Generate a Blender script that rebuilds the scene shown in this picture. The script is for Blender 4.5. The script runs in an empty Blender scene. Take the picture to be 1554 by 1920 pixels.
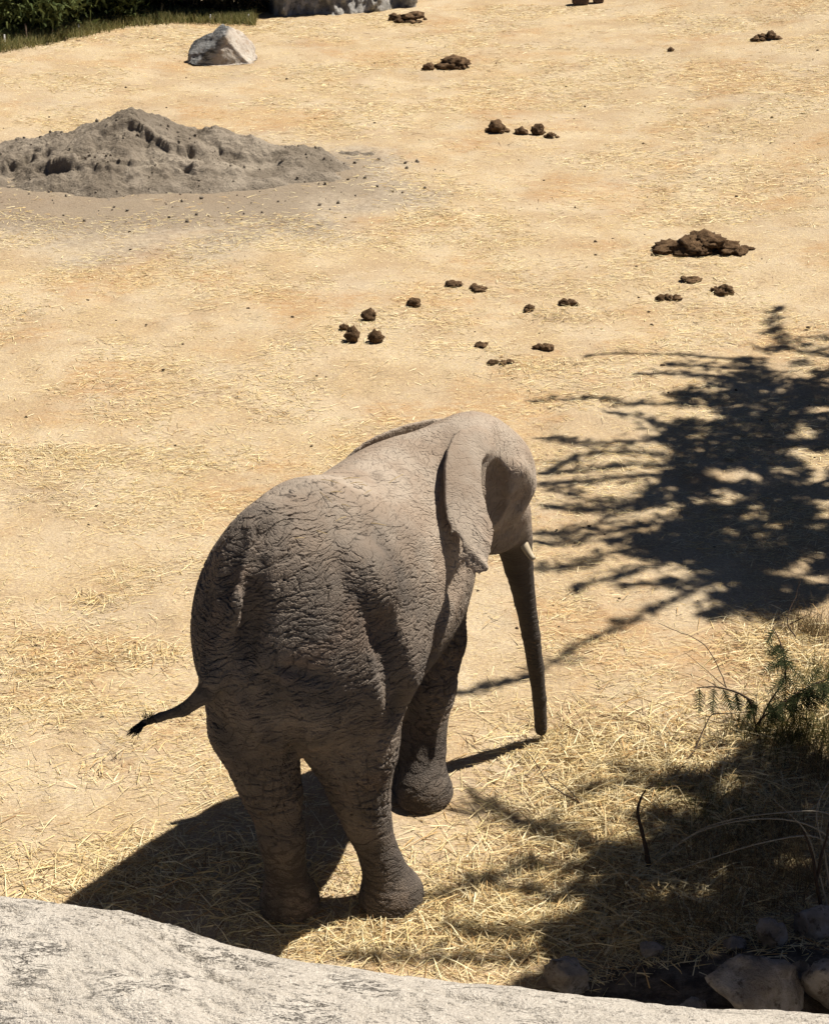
import bpy, math, random
import numpy as np
from mathutils import Vector

# =====================================================================  CAMERA, SKY, SUN, EXPOSURE
sc = bpy.context.scene
COL = sc.collection
CF, CP, CH = 3500.0, math.radians(25.0), 5.7            # focal length in photo pixels, pitch, height
cam = bpy.data.objects.new('camera', bpy.data.cameras.new('camera')); COL.objects.link(cam); sc.camera = cam
cam.location = (0, 0, CH); cam.rotation_euler = (math.pi/2 - CP, 0, 0)
cam.data.sensor_fit = 'VERTICAL'; cam.data.sensor_height = 36; cam.data.lens = CF/1920*36
cam.data.clip_start = .1; cam.data.clip_end = 1000
SUN_AZ, SUN_EL = math.radians(64), math.radians(61)     # from +Y towards +X
SUN = Vector((math.sin(SUN_AZ)*math.cos(SUN_EL), math.cos(SUN_AZ)*math.cos(SUN_EL), math.sin(SUN_EL)))
world = bpy.data.worlds.new('World'); sc.world = world; world.use_nodes = True
wn = world.node_tree; sky = wn.nodes.new('ShaderNodeTexSky'); sky.sky_type = 'NISHITA'; sky.sun_disc = False
sky.sun_elevation = SUN_EL; sky.sun_rotation = SUN_AZ; sky.air_density = .25; sky.dust_density = .15; sky.ozone_density = 1.5
wn.links.new(sky.outputs[0], wn.nodes['Background'].inputs[0]); wn.nodes['Background'].inputs[1].default_value = .05
sun = bpy.data.objects.new('sun', bpy.data.lights.new('sun', 'SUN')); COL.objects.link(sun)
sun.data.energy = 5.0; sun.data.angle = math.radians(.55); sun.data.color = (1, .93, .82)
sun.rotation_euler = SUN.to_track_quat('Z', 'Y').to_euler()
vs = sc.view_settings; vs.view_transform = 'Standard'; vs.look = 'None'; vs.exposure = .96; vs.gamma = 1; vs.use_curve_mapping = False
sc.cycles.max_bounces = 5; sc.cycles.diffuse_bounces = 3; sc.cycles.use_adaptive_sampling = True; sc.cycles.adaptive_threshold = .02
ALB = .62                                               # one scale for every surface's reflectance, so that bounced light stays modest

rng = np.random.default_rng(7); random.seed(7)
UPV = np.array([0, 0, 1.])

def at(x, y, z=0.0):
    """point of the place at height z that the photograph shows at pixel x, y"""
    u = (x-777)/CF; v = (960-y)/CF
    c, s = math.cos(CP), math.sin(CP)
    d = np.array([u, c+v*s, -s+v*c]); t = (z-CH)/d[2]
    return np.array([0, 0, CH])+d*t

# =====================================================================  HELPERS
def ss(a, b, x): t = np.clip((x-a)/(b-a), 0, 1); return t*t*(3-2*t)
_perm = np.random.default_rng(3).permutation(256); _perm = np.concatenate([_perm, _perm, _perm])
_grad = np.random.default_rng(4).normal(size=(256, 3)); _grad /= np.linalg.norm(_grad, axis=1)[:, None]
def noise3(x, y, z):
    x, y, z = np.broadcast_arrays(np.asarray(x, float), np.asarray(y, float), np.asarray(z, float))
    xi, yi, zi = np.floor(x).astype(int), np.floor(y).astype(int), np.floor(z).astype(int)
    xf, yf, zf = x-xi, y-yi, z-zi; xi &= 255; yi &= 255; zi &= 255
    f = lambda t: t*t*t*(t*(t*6-15)+10)
    u, v, w = f(xf), f(yf), f(zf); out = 0
    for i in (0, 1):
        for j in (0, 1):
            for k in (0, 1):
                g = _grad[_perm[_perm[_perm[xi+i]+yi+j]+zi+k]]
                d = g[..., 0]*(xf-i)+g[..., 1]*(yf-j)+g[..., 2]*(zf-k)
                out = out+d*(u if i else 1-u)*(v if j else 1-v)*(w if k else 1-w)
    return out*1.6
def fbm(x, y, z, o=4, g=.5):
    r, a = 0, 1.0
    for _ in range(o): r = r+a*noise3(x, y, z); x, y, z, a = x*2.03+5.1, y*2.03+1.7, z*2.03+9.2, a*g
    return r

def mesh(name, V, F, mat, parent=None, smooth=True, cols=None, loc=None):
    """V (n,3), F (m,k) -> linked mesh object"""
    V = np.asarray(V, np.float32); F = np.asarray(F, np.int32); k = F.shape[1]
    if loc is not None: V = V-np.asarray(loc, np.float32)
    me = bpy.data.meshes.new(name); me.vertices.add(len(V)); me.vertices.foreach_set('co', V.ravel())
    me.loops.add(F.size); me.loops.foreach_set('vertex_index', F.ravel()); me.polygons.add(len(F))
    me.polygons.foreach_set('loop_start', np.arange(0, F.size, k, dtype=np.int32))
    me.polygons.foreach_set('use_smooth', np.full(len(F), smooth))
    if cols is not None:
        for nm, c in cols.items():
            a = me.color_attributes.new(nm, 'FLOAT_COLOR', 'POINT')
            c = np.asarray(c, np.float32); c = c if c.shape[1] == 4 else np.concatenate([c, np.ones((len(c), 1), np.float32)], 1)
            a.data.foreach_set('color', c.ravel())
    me.update(calc_edges=True); me.validate()
    if mat: me.materials.append(mat)
    o = bpy.data.objects.new(name, me); COL.objects.link(o)
    if loc is not None: o.location = [float(q) for q in loc]
    if parent: o.parent = parent
    return o
def empty(name, loc=(0, 0, 0)):
    o = bpy.data.objects.new(name, None); COL.objects.link(o); o.location = [float(q) for q in loc]; o.empty_display_size = .1; return o
def tag(o, label=None, cat=None, group=None, kind=None):
    for k, v in (('label', label), ('category', cat), ('group', group), ('kind', kind)):
        if v: o[k] = v
    return o

def tube(pts, rs, n=8, cap=True):
    """tapered tube along pts -> V, F (quads)"""
    pts = np.asarray(pts, float); V = []; F = []; m = len(pts)
    for i in range(m):
        t = pts[min(i+1, m-1)]-pts[max(i-1, 0)]; t = t/np.linalg.norm(t)
        a = np.cross(t, UPV if abs(t[2]) < .9 else np.array([1., 0, 0])); a /= np.linalg.norm(a); b = np.cross(t, a)
        for j in range(n): an = 2*math.pi*j/n; V.append(pts[i]+rs[i]*(math.cos(an)*a+math.sin(an)*b))
    for i in range(m-1):
        for j in range(n): F.append((i*n+j, i*n+(j+1) % n, (i+1)*n+(j+1) % n, (i+1)*n+j))
    if cap:
        for base, e in ((0, pts[0]), ((m-1)*n, pts[-1])):
            V.append(e); c = len(V)-1
            for j in range(0, n, 2): F.append((c, base+j, base+(j+1) % n, base+(j+2) % n))
    return np.array(V), np.array(F)
def curve(pts, n=12):
    """Catmull-Rom through pts"""
    p = [np.asarray(q, float) for q in pts]; p = [2*p[0]-p[1]]+p+[2*p[-1]-p[-2]]; out = []
    for i in range(1, len(p)-2):
        for t in np.linspace(0, 1, n, endpoint=False):
            out.append(.5*((2*p[i])+(-p[i-1]+p[i+1])*t+(2*p[i-1]-5*p[i]+4*p[i+1]-p[i+2])*t*t+(-p[i-1]+3*p[i]-3*p[i+1]+p[i+2])*t**3))
    out.append(p[-2]); return np.array(out)
def join(parts):
    V = []; F = []; n = 0
    for v, f in parts: V.append(v); F.append(np.asarray(f)+n); n += len(v)
    return np.concatenate(V), np.concatenate(F)
def blades(P, D, L, W, bend, seg=2, N=None, lift=None):
    """n strips starting at P along D (unit) of length L, width W; bend moves the tip down (>0) -> V,F"""
    n = len(P); side = np.cross(D, N if N is not None else np.tile(UPV, (n, 1))); side /= np.linalg.norm(side, axis=1)[:, None]+1e-9
    V = []
    for i in range(seg+1):
        t = i/seg; c = P+D*(L*t)[:, None]-UPV*(bend*t*t)[:, None]
        w = (W*(1-.75*t if seg > 1 else 1))[:, None]*.5
        V += [c-side*w, c+side*w]
    V = np.stack(V, 1).reshape(-1, 3); b = (np.arange(n)*2*(seg+1))[:, None]
    F = np.concatenate([b+np.array([[2*i, 2*i+1, 2*i+3, 2*i+2]]) for i in range(seg)], 0)
    return V, F
def ico(sub=3):
    import bmesh
    bm = bmesh.new(); bmesh.ops.create_icosphere(bm, subdivisions=sub, radius=1)
    V = np.array([v.co[:] for v in bm.verts]); F = np.array([[v.index for v in f.verts] for f in bm.faces]); bm.free(); return V, F
ICO = {s: ico(s) for s in (1, 2, 3, 4, 5)}

# ---------------------------------------------------------------------  node helper
class NT:
    def __init__(s, name, rough=.9, spec=.2):
        s.m = bpy.data.materials.new(name); s.m.use_nodes = True; s.t = s.m.node_tree; s.b = s.t.nodes['Principled BSDF']
        s.out = s.t.nodes['Material Output']; s.b.inputs['Roughness'].default_value = rough; s.b.inputs['Specular IOR Level'].default_value = spec
    def n(s, ty, **kw):
        x = s.t.nodes.new('ShaderNode'+ty)
        for k, v in kw.items(): setattr(x, k, v)
        return x
    def lk(s, a, b): s.t.links.new(a, b)
    def set(s, inp, v):
        if hasattr(v, 'is_linked') or hasattr(v, 'links'): s.lk(v, inp)
        else: inp.default_value = v
    def coord(s, kind='Object'): return s.n('TexCoord').outputs[kind]
    def map(s, v, scale=(1, 1, 1), rot=(0, 0, 0), loc=(0, 0, 0)):
        x = s.n('Mapping'); s.lk(v, x.inputs[0]); x.inputs[1].default_value = loc; x.inputs[2].default_value = rot; x.inputs[3].default_value = scale; return x.outputs[0]
    def noise(s, v, scale, detail=4, rough=.5, dist=0, out=0):
        x = s.n('TexNoise'); s.lk(v, x.inputs['Vector']); x.inputs['Scale'].default_value = scale; x.inputs['Detail'].default_value = detail
        x.inputs['Roughness'].default_value = rough; x.inputs['Distortion'].default_value = dist; return x.outputs[out]
    def vor(s, v, scale, feature='DISTANCE_TO_EDGE', rnd=1.0, out=None):
        x = s.n('TexVoronoi', feature=feature); s.lk(v, x.inputs['Vector']); x.inputs['Scale'].default_value = scale; x.inputs['Randomness'].default_value = rnd
        return x.outputs[out or 'Distance']
    def ramp(s, v, a, b, lo=0.0, hi=1.0, smooth=True):
        x = s.n('MapRange', interpolation_type='SMOOTHSTEP' if smooth else 'LINEAR'); s.lk(v, x.inputs[0])
        for i, q in enumerate((a, b, lo, hi)): x.inputs[i+1].default_value = q
        return x.outputs[0]
    def math(s, op, a, b=None, c=None):
        x = s.n('Math', operation=op)
        for i, q in enumerate((a, b, c)):
            if q is not None: s.set(x.inputs[i], q)
        return x.outputs[0]
    def vmath(s, op, a, b=None, scale=None):
        x = s.n('VectorMath', operation=op); s.set(x.inputs[0], a)
        if b is not None: s.set(x.inputs[1], b)
        if scale is not None: s.set(x.inputs['Scale'], scale)
        return x.outputs[0]
    def mix(s, f, a, b, blend='MIX'):
        x = s.n('Mix', data_type='RGBA', blend_type=blend); s.set(x.inputs[0], f)
        for i, q in ((6, a), (7, b)):
            if hasattr(q, 'links'): s.lk(q, x.inputs[i])
            else: x.inputs[i].default_value = (*q, 1) if len(q) == 3 else q
        return x.outputs[2]
    def attr(s, name, out='Color'): x = s.n('Attribute', attribute_name=name); return x.outputs[out]
    def sep(s, v): x = s.n('SeparateColor'); s.lk(v, x.inputs[0]); return x.outputs
    def xyz(s, v): x = s.n('SeparateXYZ'); s.lk(v, x.inputs[0]); return x.outputs
    def color(s, v): s.lk(s.vmath('SCALE', v, scale=ALB), s.b.inputs['Base Color']) if hasattr(v, 'links') else setattr(s.b.inputs['Base Color'], 'default_value', (*[q*ALB for q in v], 1))
    def bump(s, h, strength=.5, dist=.02):
        x = s.n('Bump'); x.inputs['Strength'].default_value = strength; x.inputs['Distance'].default_value = dist; s.lk(h, x.inputs['Height']); s.lk(x.outputs[0], s.b.inputs['Normal'])
    def warp(s, v, scale, amt):
        n = s.n('TexNoise'); s.lk(v, n.inputs['Vector']); n.inputs['Scale'].default_value = scale; n.inputs['Detail'].default_value = 2
        d = s.vmath('SUBTRACT', n.outputs['Color'], (.5, .5, .5)); return s.vmath('ADD', v, s.vmath('SCALE', d, scale=amt))

def mat_attr(name, rough=.8, spec=.2, attr='col', trans=0.0):
    m = NT(name, rough, spec); m.color(m.attr(attr))
    if trans:
        t = m.n('BsdfTranslucent'); m.lk(m.vmath('SCALE', m.attr(attr), scale=ALB), t.inputs[0]); x = m.n('MixShader'); x.inputs[0].default_value = trans
        m.lk(m.b.outputs[0], x.inputs[1]); m.lk(t.outputs[0], x.inputs[2]); m.lk(x.outputs[0], m.out.inputs[0])
    return m.m

# =====================================================================  ELEPHANT SURFACE
YAW=math.radians(30)
FW=np.array([math.sin(YAW),math.cos(YAW),0]); LF=np.array([-math.cos(YAW),math.sin(YAW),0]); UP=np.array([0,0,1.])
O=np.array([-.50,7.66,0])
def B(f,l,z): return O+f*FW+l*LF+z*UP
def frame(fwd,up=UP):
    f=np.array(fwd,float); f/=np.linalg.norm(f); l=np.cross(up,f); l/=np.linalg.norm(l); u=np.cross(f,l)
    return np.stack([f,l,u])   # rows
class Field:
    def surf(s,x,y,push=0.0):
        d=at(x,y,0)-np.array([0,0,CH]); d/=np.linalg.norm(d); o=np.array([0,0,CH]); 
        ts=np.arange(5.5,11,.004); P=o+ts[:,None]*d
        i=np.round((P-s.lo)/s.h).astype(int); ok=np.all((i>=0)&(i<s.n),1)
        v=np.full(len(ts),1.); v[ok]=s.d[tuple(i[ok].T)]
        j=np.argmax(v<0); return P[j]+d*push

    def __init__(s,lo,hi,h):
        s.lo=np.array(lo,float); s.h=h; s.n=np.ceil((np.array(hi)-s.lo)/h).astype(int)+1
        s.d=np.full(s.n,0.3,np.float32)
    def sub(s,lo,hi):
        a=np.maximum(np.floor((np.array(lo)-s.lo)/s.h).astype(int),0); b=np.minimum(np.ceil((np.array(hi)-s.lo)/s.h).astype(int)+1,s.n)
        if np.any(b<=a): return None
        g=[(s.lo[i]+s.h*np.arange(a[i],b[i])).astype(np.float32) for i in range(3)]
        return (slice(a[0],b[0]),slice(a[1],b[1]),slice(a[2],b[2])), g[0][:,None,None],g[1][None,:,None],g[2][None,None,:]
    def mix(s,sl,d,k,op):
        o=s.d[sl]
        if op=='cut': d=-d; h=np.clip(.5-.5*(o-d)/k,0,1); s.d[sl]=o*(1-h)+d*h+k*h*(1-h)
        else: h=np.clip(.5+.5*(o-d)/k,0,1); s.d[sl]=o*(1-h)+d*h-k*h*(1-h)
    def ell(s,c,r,R=np.eye(3),k=.1,op='add'):
        c=np.array(c); m=max(r)+k*1.2+.05
        q=s.sub(c-m,c+m)
        if q is None: return
        sl,X,Y,Z=q; X=X-c[0];Y=Y-c[1];Z=Z-c[2]
        k0=0;k1=0
        for i in range(3):
            t=R[i,0]*X+R[i,1]*Y+R[i,2]*Z
            k0=k0+(t/r[i])**2; k1=k1+(t/r[i]**2)**2
        k0=np.sqrt(k0);k1=np.sqrt(k1)+1e-6
        s.mix(sl,(k0*(k0-1)/k1).astype(np.float32),k,op)
    def cone(s,a,b,ra,rb,k=.05,op='add',flat=None,fs=1.0):
        a=np.array(a,float);b=np.array(b,float);m=max(ra,rb)*max(1,1/fs)+k*1.2+.05
        q=s.sub(np.minimum(a,b)-m,np.maximum(a,b)+m)
        if q is None: return
        sl,X,Y,Z=q;ab=b-a;L2=ab@ab
        X=X-a[0];Y=Y-a[1];Z=Z-a[2]
        t=np.clip((X*ab[0]+Y*ab[1]+Z*ab[2])/L2,0,1)
        dx=X-t*ab[0];dy=Y-t*ab[1];dz=Z-t*ab[2]
        d2=dx*dx+dy*dy+dz*dz
        if flat is not None:
            e=dx*flat[0]+dy*flat[1]+dz*flat[2]; d2=d2+e*e*(fs*fs-1)
        s.mix(sl,(np.sqrt(d2)-(ra+(rb-ra)*t)).astype(np.float32),k,op)
    def chain(s,pts,rs,k=.05,flat=None,fs=1.0):
        for i in range(len(pts)-1): s.cone(pts[i],pts[i+1],rs[i],rs[i+1],k,flat=flat,fs=fs)
def surface_nets(d,lo,h):
    n=d.shape; ins=d<0
    c=np.zeros(tuple(m-1 for m in n),np.int8)
    for i in (0,1):
        for j in (0,1):
            for k in (0,1): c+=ins[i:n[0]-1+i,j:n[1]-1+j,k:n[2]-1+k]
    act=np.argwhere((c>0)&(c<8)); idx=-np.ones(c.shape,np.int32); idx[tuple(act.T)]=np.arange(len(act))
    acc=np.zeros((len(act),3));cnt=np.zeros(len(act))
    off=[(i,j,k) for i in (0,1) for j in (0,1) for k in (0,1)]
    for p in off:
        for ax in range(3):
            if p[ax]==0:
                q=list(p);q[ax]=1
                v0=d[tuple((act+p).T)];v1=d[tuple((act+q).T)]
                m=(v0<0)!=(v1<0); t=v0[m]/(v0[m]-v1[m])
                P=np.repeat(np.array(p,float)[None],m.sum(),0);P[:,ax]+=t
                acc[m]+=P;cnt[m]+=1
    V=lo+h*(act+acc/cnt[:,None])
    F=[]
    for ax in range(3):
        a=[slice(None)]*3;b=[slice(None)]*3;a[ax]=slice(0,-1);b[ax]=slice(1,None)
        e=np.argwhere(ins[tuple(a)]!=ins[tuple(b)])
        u,v=(ax+1)%3,(ax+2)%3
        e=e[(e[:,u]>0)&(e[:,v]>0)&(e[:,u]<n[u]-1)&(e[:,v]<n[v]-1)]
        g=lambda du,dv:(lambda w:idx[tuple(w.T)])(e+np.eye(3,dtype=int)[u]*du+np.eye(3,dtype=int)[v]*dv)
        q=np.stack([g(-1,-1),g(0,-1),g(0,0),g(-1,0)],1)
        fl=~ins[tuple(e.T)]; q[fl]=q[fl][:,::-1]; F.append(q)
    return V,np.concatenate(F)

def poly_sd(U,V,poly):
    """signed distance of (U,V) to a closed polygon"""
    d=np.full(np.broadcast(U,V).shape,1e9,np.float32); inside=np.zeros(d.shape,bool)
    n=len(poly)
    for i in range(n):
        (x0,y0),(x1,y1)=poly[i],poly[(i+1)%n]; ex,ey=x1-x0,y1-y0
        t=np.clip(((U-x0)*ex+(V-y0)*ey)/(ex*ex+ey*ey),0,1)
        d=np.minimum(d,(U-x0-t*ex)**2+(V-y0-t*ey)**2)
        c=((y0>V)!=(y1>V))&(U<(x1-x0)*(V-y0)/((y1-y0) if y1!=y0 else 1e-9)+x0); inside^=c
    d=np.sqrt(d); return np.where(inside,-d,d)
def ear(f,P,u,n,poly,bend,th,k):
    """sheet hanging from P: u along the flap, z down is -v, n outward; bend(U,V) offset along n"""
    v=np.cross(n,u); v=v/np.linalg.norm(v)
    if v[2]<0: v=-v
    q=f.sub(P-.85,P+.85); sl,X,Y,Z=q; X=X-P[0];Y=Y-P[1];Z=Z-P[2]
    U=X*u[0]+Y*u[1]+Z*u[2]; V=X*v[0]+Y*v[1]+Z*v[2]; W=X*n[0]+Y*n[1]+Z*n[2]
    sd=poly_sd(U,V,poly)
    t=th(U,V); w=np.abs(W-bend(U,V))-t
    d=np.maximum(sd,w); m=(sd>0)&(w>0); d[m]=np.sqrt(sd[m]**2+w[m]**2)
    f.mix(sl,(d*.8).astype(np.float32),k,'add')
def smooth_poly(p,n=2):
    p=[np.array(q,float) for q in p]
    for _ in range(n):
        r=[]
        for i in range(len(p)):
            a,b=p[i],p[(i+1)%len(p)]; r+= [a*.75+b*.25,a*.25+b*.75]
        p=r
    return [tuple(q) for q in p]
def nrm(v): v=np.array(v,float); return v/np.linalg.norm(v)
def elephant_field(h=.015):
    f=Field((-1.75,6.9,-.03),(1.35,10.0,2.75),h)
    RF=np.stack([FW,LF,UP])
    yawb=lambda a:frame((math.sin(YAW+math.radians(a)),math.cos(YAW+math.radians(a)),0))
    # ---------- body
    f.ell(B(.05,.04,1.54),(.60,.49,.64),RF,.12)           # pelvis
    f.ell(B(.48,.04,1.50),(.78,.48,.61),RF,.15)           # barrel
    f.ell(B(.88,.06,1.52),(.55,.37,.60),RF,.15)           # chest
    f.ell(B(-.20,.04,1.98),(.28,.15,.22),RF,.16)          # sacrum
    f.chain([B(-.25,.04,1.99),B(.1,.04,2.02),B(.55,.02,1.90),B(.90,-.01,1.86),B(1.05,-.08,1.92)],[.16,.15,.15,.17,.2],.16)
    # ---------- neck, head
    hy=YAW+math.radians(22)
    hd=frame((math.sin(hy),math.cos(hy),-.25))
    f.cone(B(.9,-.0,1.72),B(1.22,-.13,1.82),.30,.24,.12)
    f.ell(at(880,872,1.93),(.28,.235,.28),hd,.12)         # cranium
    f.ell(at(938,905,1.82),(.19,.17,.24),hd,.10)          # forehead
    ey=at(955,900,1.83)
    f.ell(ey-hd[1]*.09-hd[0]*.01,(.09,.055,.06),hd,.05)    # brow, near side
    f.ell(ey+hd[1]*.20,(.10,.06,.07),hd,.05)
    f.ell(at(925,975,1.55),(.20,.16,.19),hd,.10)          # jaw
    f.cone(at(962,960,1.52),at(980,1008,1.35),.10,.060,.05)   # lip over the tusk
    # ---------- trunk
    tp=[at(950,955,1.62),at(962,1010,1.38),at(972,1062,1.17),at(984,1126,.94),at(995,1190,.72),at(1004,1250,.50),at(1011,1310,.28),at(1014,1368,.07)]
    f.chain(tp,[.125,.105,.086,.066,.058,.053,.047,.044],.015)
    # ---------- legs
    RLf=at(541,1703);RRf=at(731,1690);FRf=at(793,1498);FLf=at(748,1455)
    f.chain([B(.0,.26,1.38),B(-.05,.25,1.16),at(476,1362,1.04),at(497,1440,.81),at(512,1490,.66),at(529,1570,.43),RLf+[0,0,.10]],[.30,.24,.19,.135,.112,.10,.115],.09)
    f.chain([B(.12,-.20,1.38),at(650,1320,1.10),at(662,1400,.87),at(673,1480,.64),at(688,1540,.46),RRf+[0,0,.10]],[.32,.25,.195,.125,.100,.118],.09)
    f.chain([B(.98,-.12,1.45),at(838,1110,1.12),at(826,1200,.82),at(808,1300,.54),at(796,1400,.26),FRf+[0,0,.10]],[.18,.115,.12,.118,.113,.125],.05)
    f.chain([B(1.05,.22,1.40),at(750,1200,.80),at(748,1290,.54),at(746,1380,.26),FLf+[0,0,.10]],[.25,.15,.125,.11,.13],.07)
    for P,s_ in ((RLf,.95),(RRf,1.06),(FRf,1.0),(FLf,1.)): f.ell(P+FW*.02+[0,0,.0],(.178*s_,.152*s_,.15),RF,.10)
    # ---------- creases and ridges worked into the surface
    def stroke(pts,r,k,push,op='add',step=14):
        q=[]
        for (x0,y0),(x1,y1) in zip(pts[:-1],pts[1:]):
            m=max(1,int(math.hypot(x1-x0,y1-y0)/step)); q+=[(x0+(x1-x0)*i/m,y0+(y1-y0)*i/m) for i in range(m)]
        q.append(pts[-1]); P=[f.surf(x,y,push) for x,y in q]; n=len(P)
        for i in range(n-1):
            e=lambda t:.35+.65*math.sin(math.pi*min(max(t,.0),1))**.5
            f.cone(P[i],P[i+1],r*e(i/(n-1)),r*e((i+1)/(n-1)),k,op)
    stroke([(478,1262),(500,1290),(530,1350),(552,1400),(562,1432)],.06,.045,-.005,'cut')
    stroke([(455,1290),(480,1330),(520,1390)],.03,.05,.0,'cut')
    stroke([(505,960),(484,990),(465,1040),(450,1085),(437,1140)],.085,.05,.045)
    stroke([(447,1105),(434,1150),(422,1195),(410,1238),(400,1268)],.078,.035,.020)
    stroke([(505,985),(488,1040),(476,1100),(470,1160),(462,1220),(470,1262)],.032,.05,.0,'cut')
    stroke([(455,1000),(430,1060),(412,1130),(400,1180)],.028,.05,.0,'cut')
    stroke([(650,1040),(685,1085),(712,1125)],.065,.12,.075)
    stroke([(705,1165),(728,1205),(742,1255),(750,1310),(752,1345)],.035,.09,.0,'cut')
    stroke([(872,1062),(850,1120),(822,1190),(800,1250)],.045,.05,.0,'cut')    # flank fold in front of the thigh
    stroke([(520,1250),(560,1258),(610,1275)],.012,.05,.0,'cut')
    q0=f.surf(404,1262,.05); q1=at(386,1300,q0[2]-.10); f.chain([q0,q1],[.066,.050],.035)
    f.chain([q1,at(345,1331,q1[2]-.11),at(300,1345,q1[2]-.17),at(268,1357,q1[2]-.22)],[.050,.034,.026,.022],.02)
    f.tail_z=q1[2]
    # ---------- ears : near ear, hung from the temple and standing off the neck
    stroke([(924,868),(929,905),(926,945),(918,985)],.062,.03,.035,'cut')
    stroke([(945,868),(968,880),(990,893)],.05,.04,.035)
    stroke([(955,945),(975,935),(990,918)],.028,.04,.0,'cut')
    stroke([(948,1000),(958,975),(975,945)],.03,.04,.0,'cut')
    stroke([(986,925),(975,945),(962,965)],.02,.03,.0,'cut')
    pa=f.surf(898,828,.02); pb=f.surf(838,905,-.065); pc=f.surf(862,1030,-.20)
    n=nrm(np.cross(pb-pa,pc-pa)); n=n if n[1]<0 else -n
    u=pb-pa; u=nrm(u-UP*(u@UP)*1.0); u=nrm(u-n*(u@n)); v=np.cross(n,u); v=v if v[2]>0 else -v
    cam0=np.array([0,0,CH])
    def uv(x,y,off=0.0):
        d=at(x,y,0)-cam0; t=((pa+n*off-cam0)@n)/(d@n); q=cam0+d*t-pa; return (q@u,q@v)
    eo=[(880,800),(862,803),(846,818),(834,845),(829,880),(832,935),(838,970),(846,985),(850,1003),(857,994),(866,1010),(872,1026),(866,1032),(870,1044),(880,1040),(884,1058),(892,1056),(896,1070),(903,1066),(907,1075),(912,1068),(919,1072),(921,1040),(927,1000),(916,962),(906,925),(903,890),(908,862),(916,846),(912,815),(898,802)]
    er=[uv(x,y,.03) for x,y in eo]
    V0=min(q[1] for q in er); U1=max(q[0] for q in er); U0=min(q[0] for q in er)
    ear(f,pa,u,n,er,lambda U,V:.035*np.sin(np.clip((U-U0)/(U1-U0),0,1)*3.14)-.05*np.clip(1-(U1-U)/.09,0,1)**2+np.clip((V/V0-.55)/.4,0,1)*(.009*np.sin(U*70+V*5)+.006*np.sin(U*121-V*9)),lambda U,V:.012+.012*np.clip(1-V/V0*2.2,0,1),.012)
    f.cone(f.surf(893,822,.06),f.surf(905,845,.07),.05,.05,.05)
    f.ear_plane=(pa,n)
    P=at(832,800,2.0); tip=at(640,878,1.86); u=nrm((tip-P)*[1,1,.0]); n=nrm(np.cross(UP,u)); n=n if n[1]<0 else -n
    def uv(x,y):
        d=at(x,y,0)-cam0; t=((P-cam0)@n)/(d@n); q=cam0+d*t-P; return (q@u,q[2])
    el=[uv(*q) for q in ((850,792),(830,781),(790,783),(740,793),(690,815),(655,845),(637,873),(638,900),(660,960),(700,1000),(760,1020),(820,1000),(850,900))]
    el=smooth_poly(el,1); Lu=max(q[0] for q in el)
    ear(f,P,u,n,el,lambda U,V:.04*np.sin(np.clip(U/Lu,0,1)*3.0),lambda U,V:.016+0*U,.02)
    i=max(1,int(round((0.0-f.lo[2])/h))); f.d[:,:,:i]=np.maximum(f.d[:,:,:i],.01)   # flat soles
    return f

# =====================================================================  GROUND
def gz(x, y):
    x = np.asarray(x, float); y = np.asarray(y, float)
    r = np.hypot(x-.0, (y-8.4)); m = ss(1.3, 3.2, r)
    z = .45*ss(2.2, 8, x)*ss(13, 26, y)+.25*ss(-2.5, -8, x)*ss(20, 29, y)
    z = z+m*(.05*noise3(x*.33, y*.33, 1.5)+.018*noise3(x*1.1, y*1.1, 7.5)+.007*noise3(x*3.7, y*3.7, 2.5))
    z = z+(.0025*noise3(x*7.7, y*7.7, 4.5))
    z = z+.16*np.exp(-((x-1.75)/.75)**2-((y-6.75)/.40)**2)*(1+.35*noise3(x*4, y*4, 3.3))+.10*np.exp(-((x-2.3)/.8)**2-((y-8.9)/.8)**2)
    return z-.004
_fp = np.random.default_rng(17); FP = [at(_fp.uniform(-100, 1650), _fp.uniform(60, 1500)) for _ in range(170)]
def dents(x, y):
    z = 0*x
    for q in FP:
        d2 = ((x-q[0])**2+(y-q[1])**2)/.0225; z = z-.016*np.exp(-d2*d2)+.006*np.exp(-(np.sqrt(d2)-1.35)**2*14)
    return z*ss(1.2, 1.8, np.hypot(x, y-8.4))
def g_at(px, py):
    z = 0.0
    for _ in range(8): P = at(px, py, z); z = float(gz(P[0], P[1]))
    P = at(px, py, z); return P
def mono(*segs):
    r = []
    for a, b, d in segs: r += list(np.arange(a, b, d))
    return np.array(r+[segs[-1][1]])
gx = mono((-90, -20, 7), (-20, -9, .8), (-9, -4.5, .12), (-4.5, 4.5, .05), (4.5, 9, .12), (9, 20, .8), (20, 90, 7))
gy = mono((-30, 3, 3), (3, 6, .2), (6, 13, .04), (13, 24, .07), (24, 36, .12), (36, 50, 1), (50, 200, 10))
GX, GY = np.meshgrid(gx, gy, indexing='ij'); GZ = gz(GX, GY); GZ = GZ+dents(GX, GY)
idx = np.arange(GX.size).reshape(GX.shape)
GF = np.stack([idx[:-1, :-1], idx[1:, :-1], idx[1:, 1:], idx[:-1, 1:]], -1).reshape(-1, 4)

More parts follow.
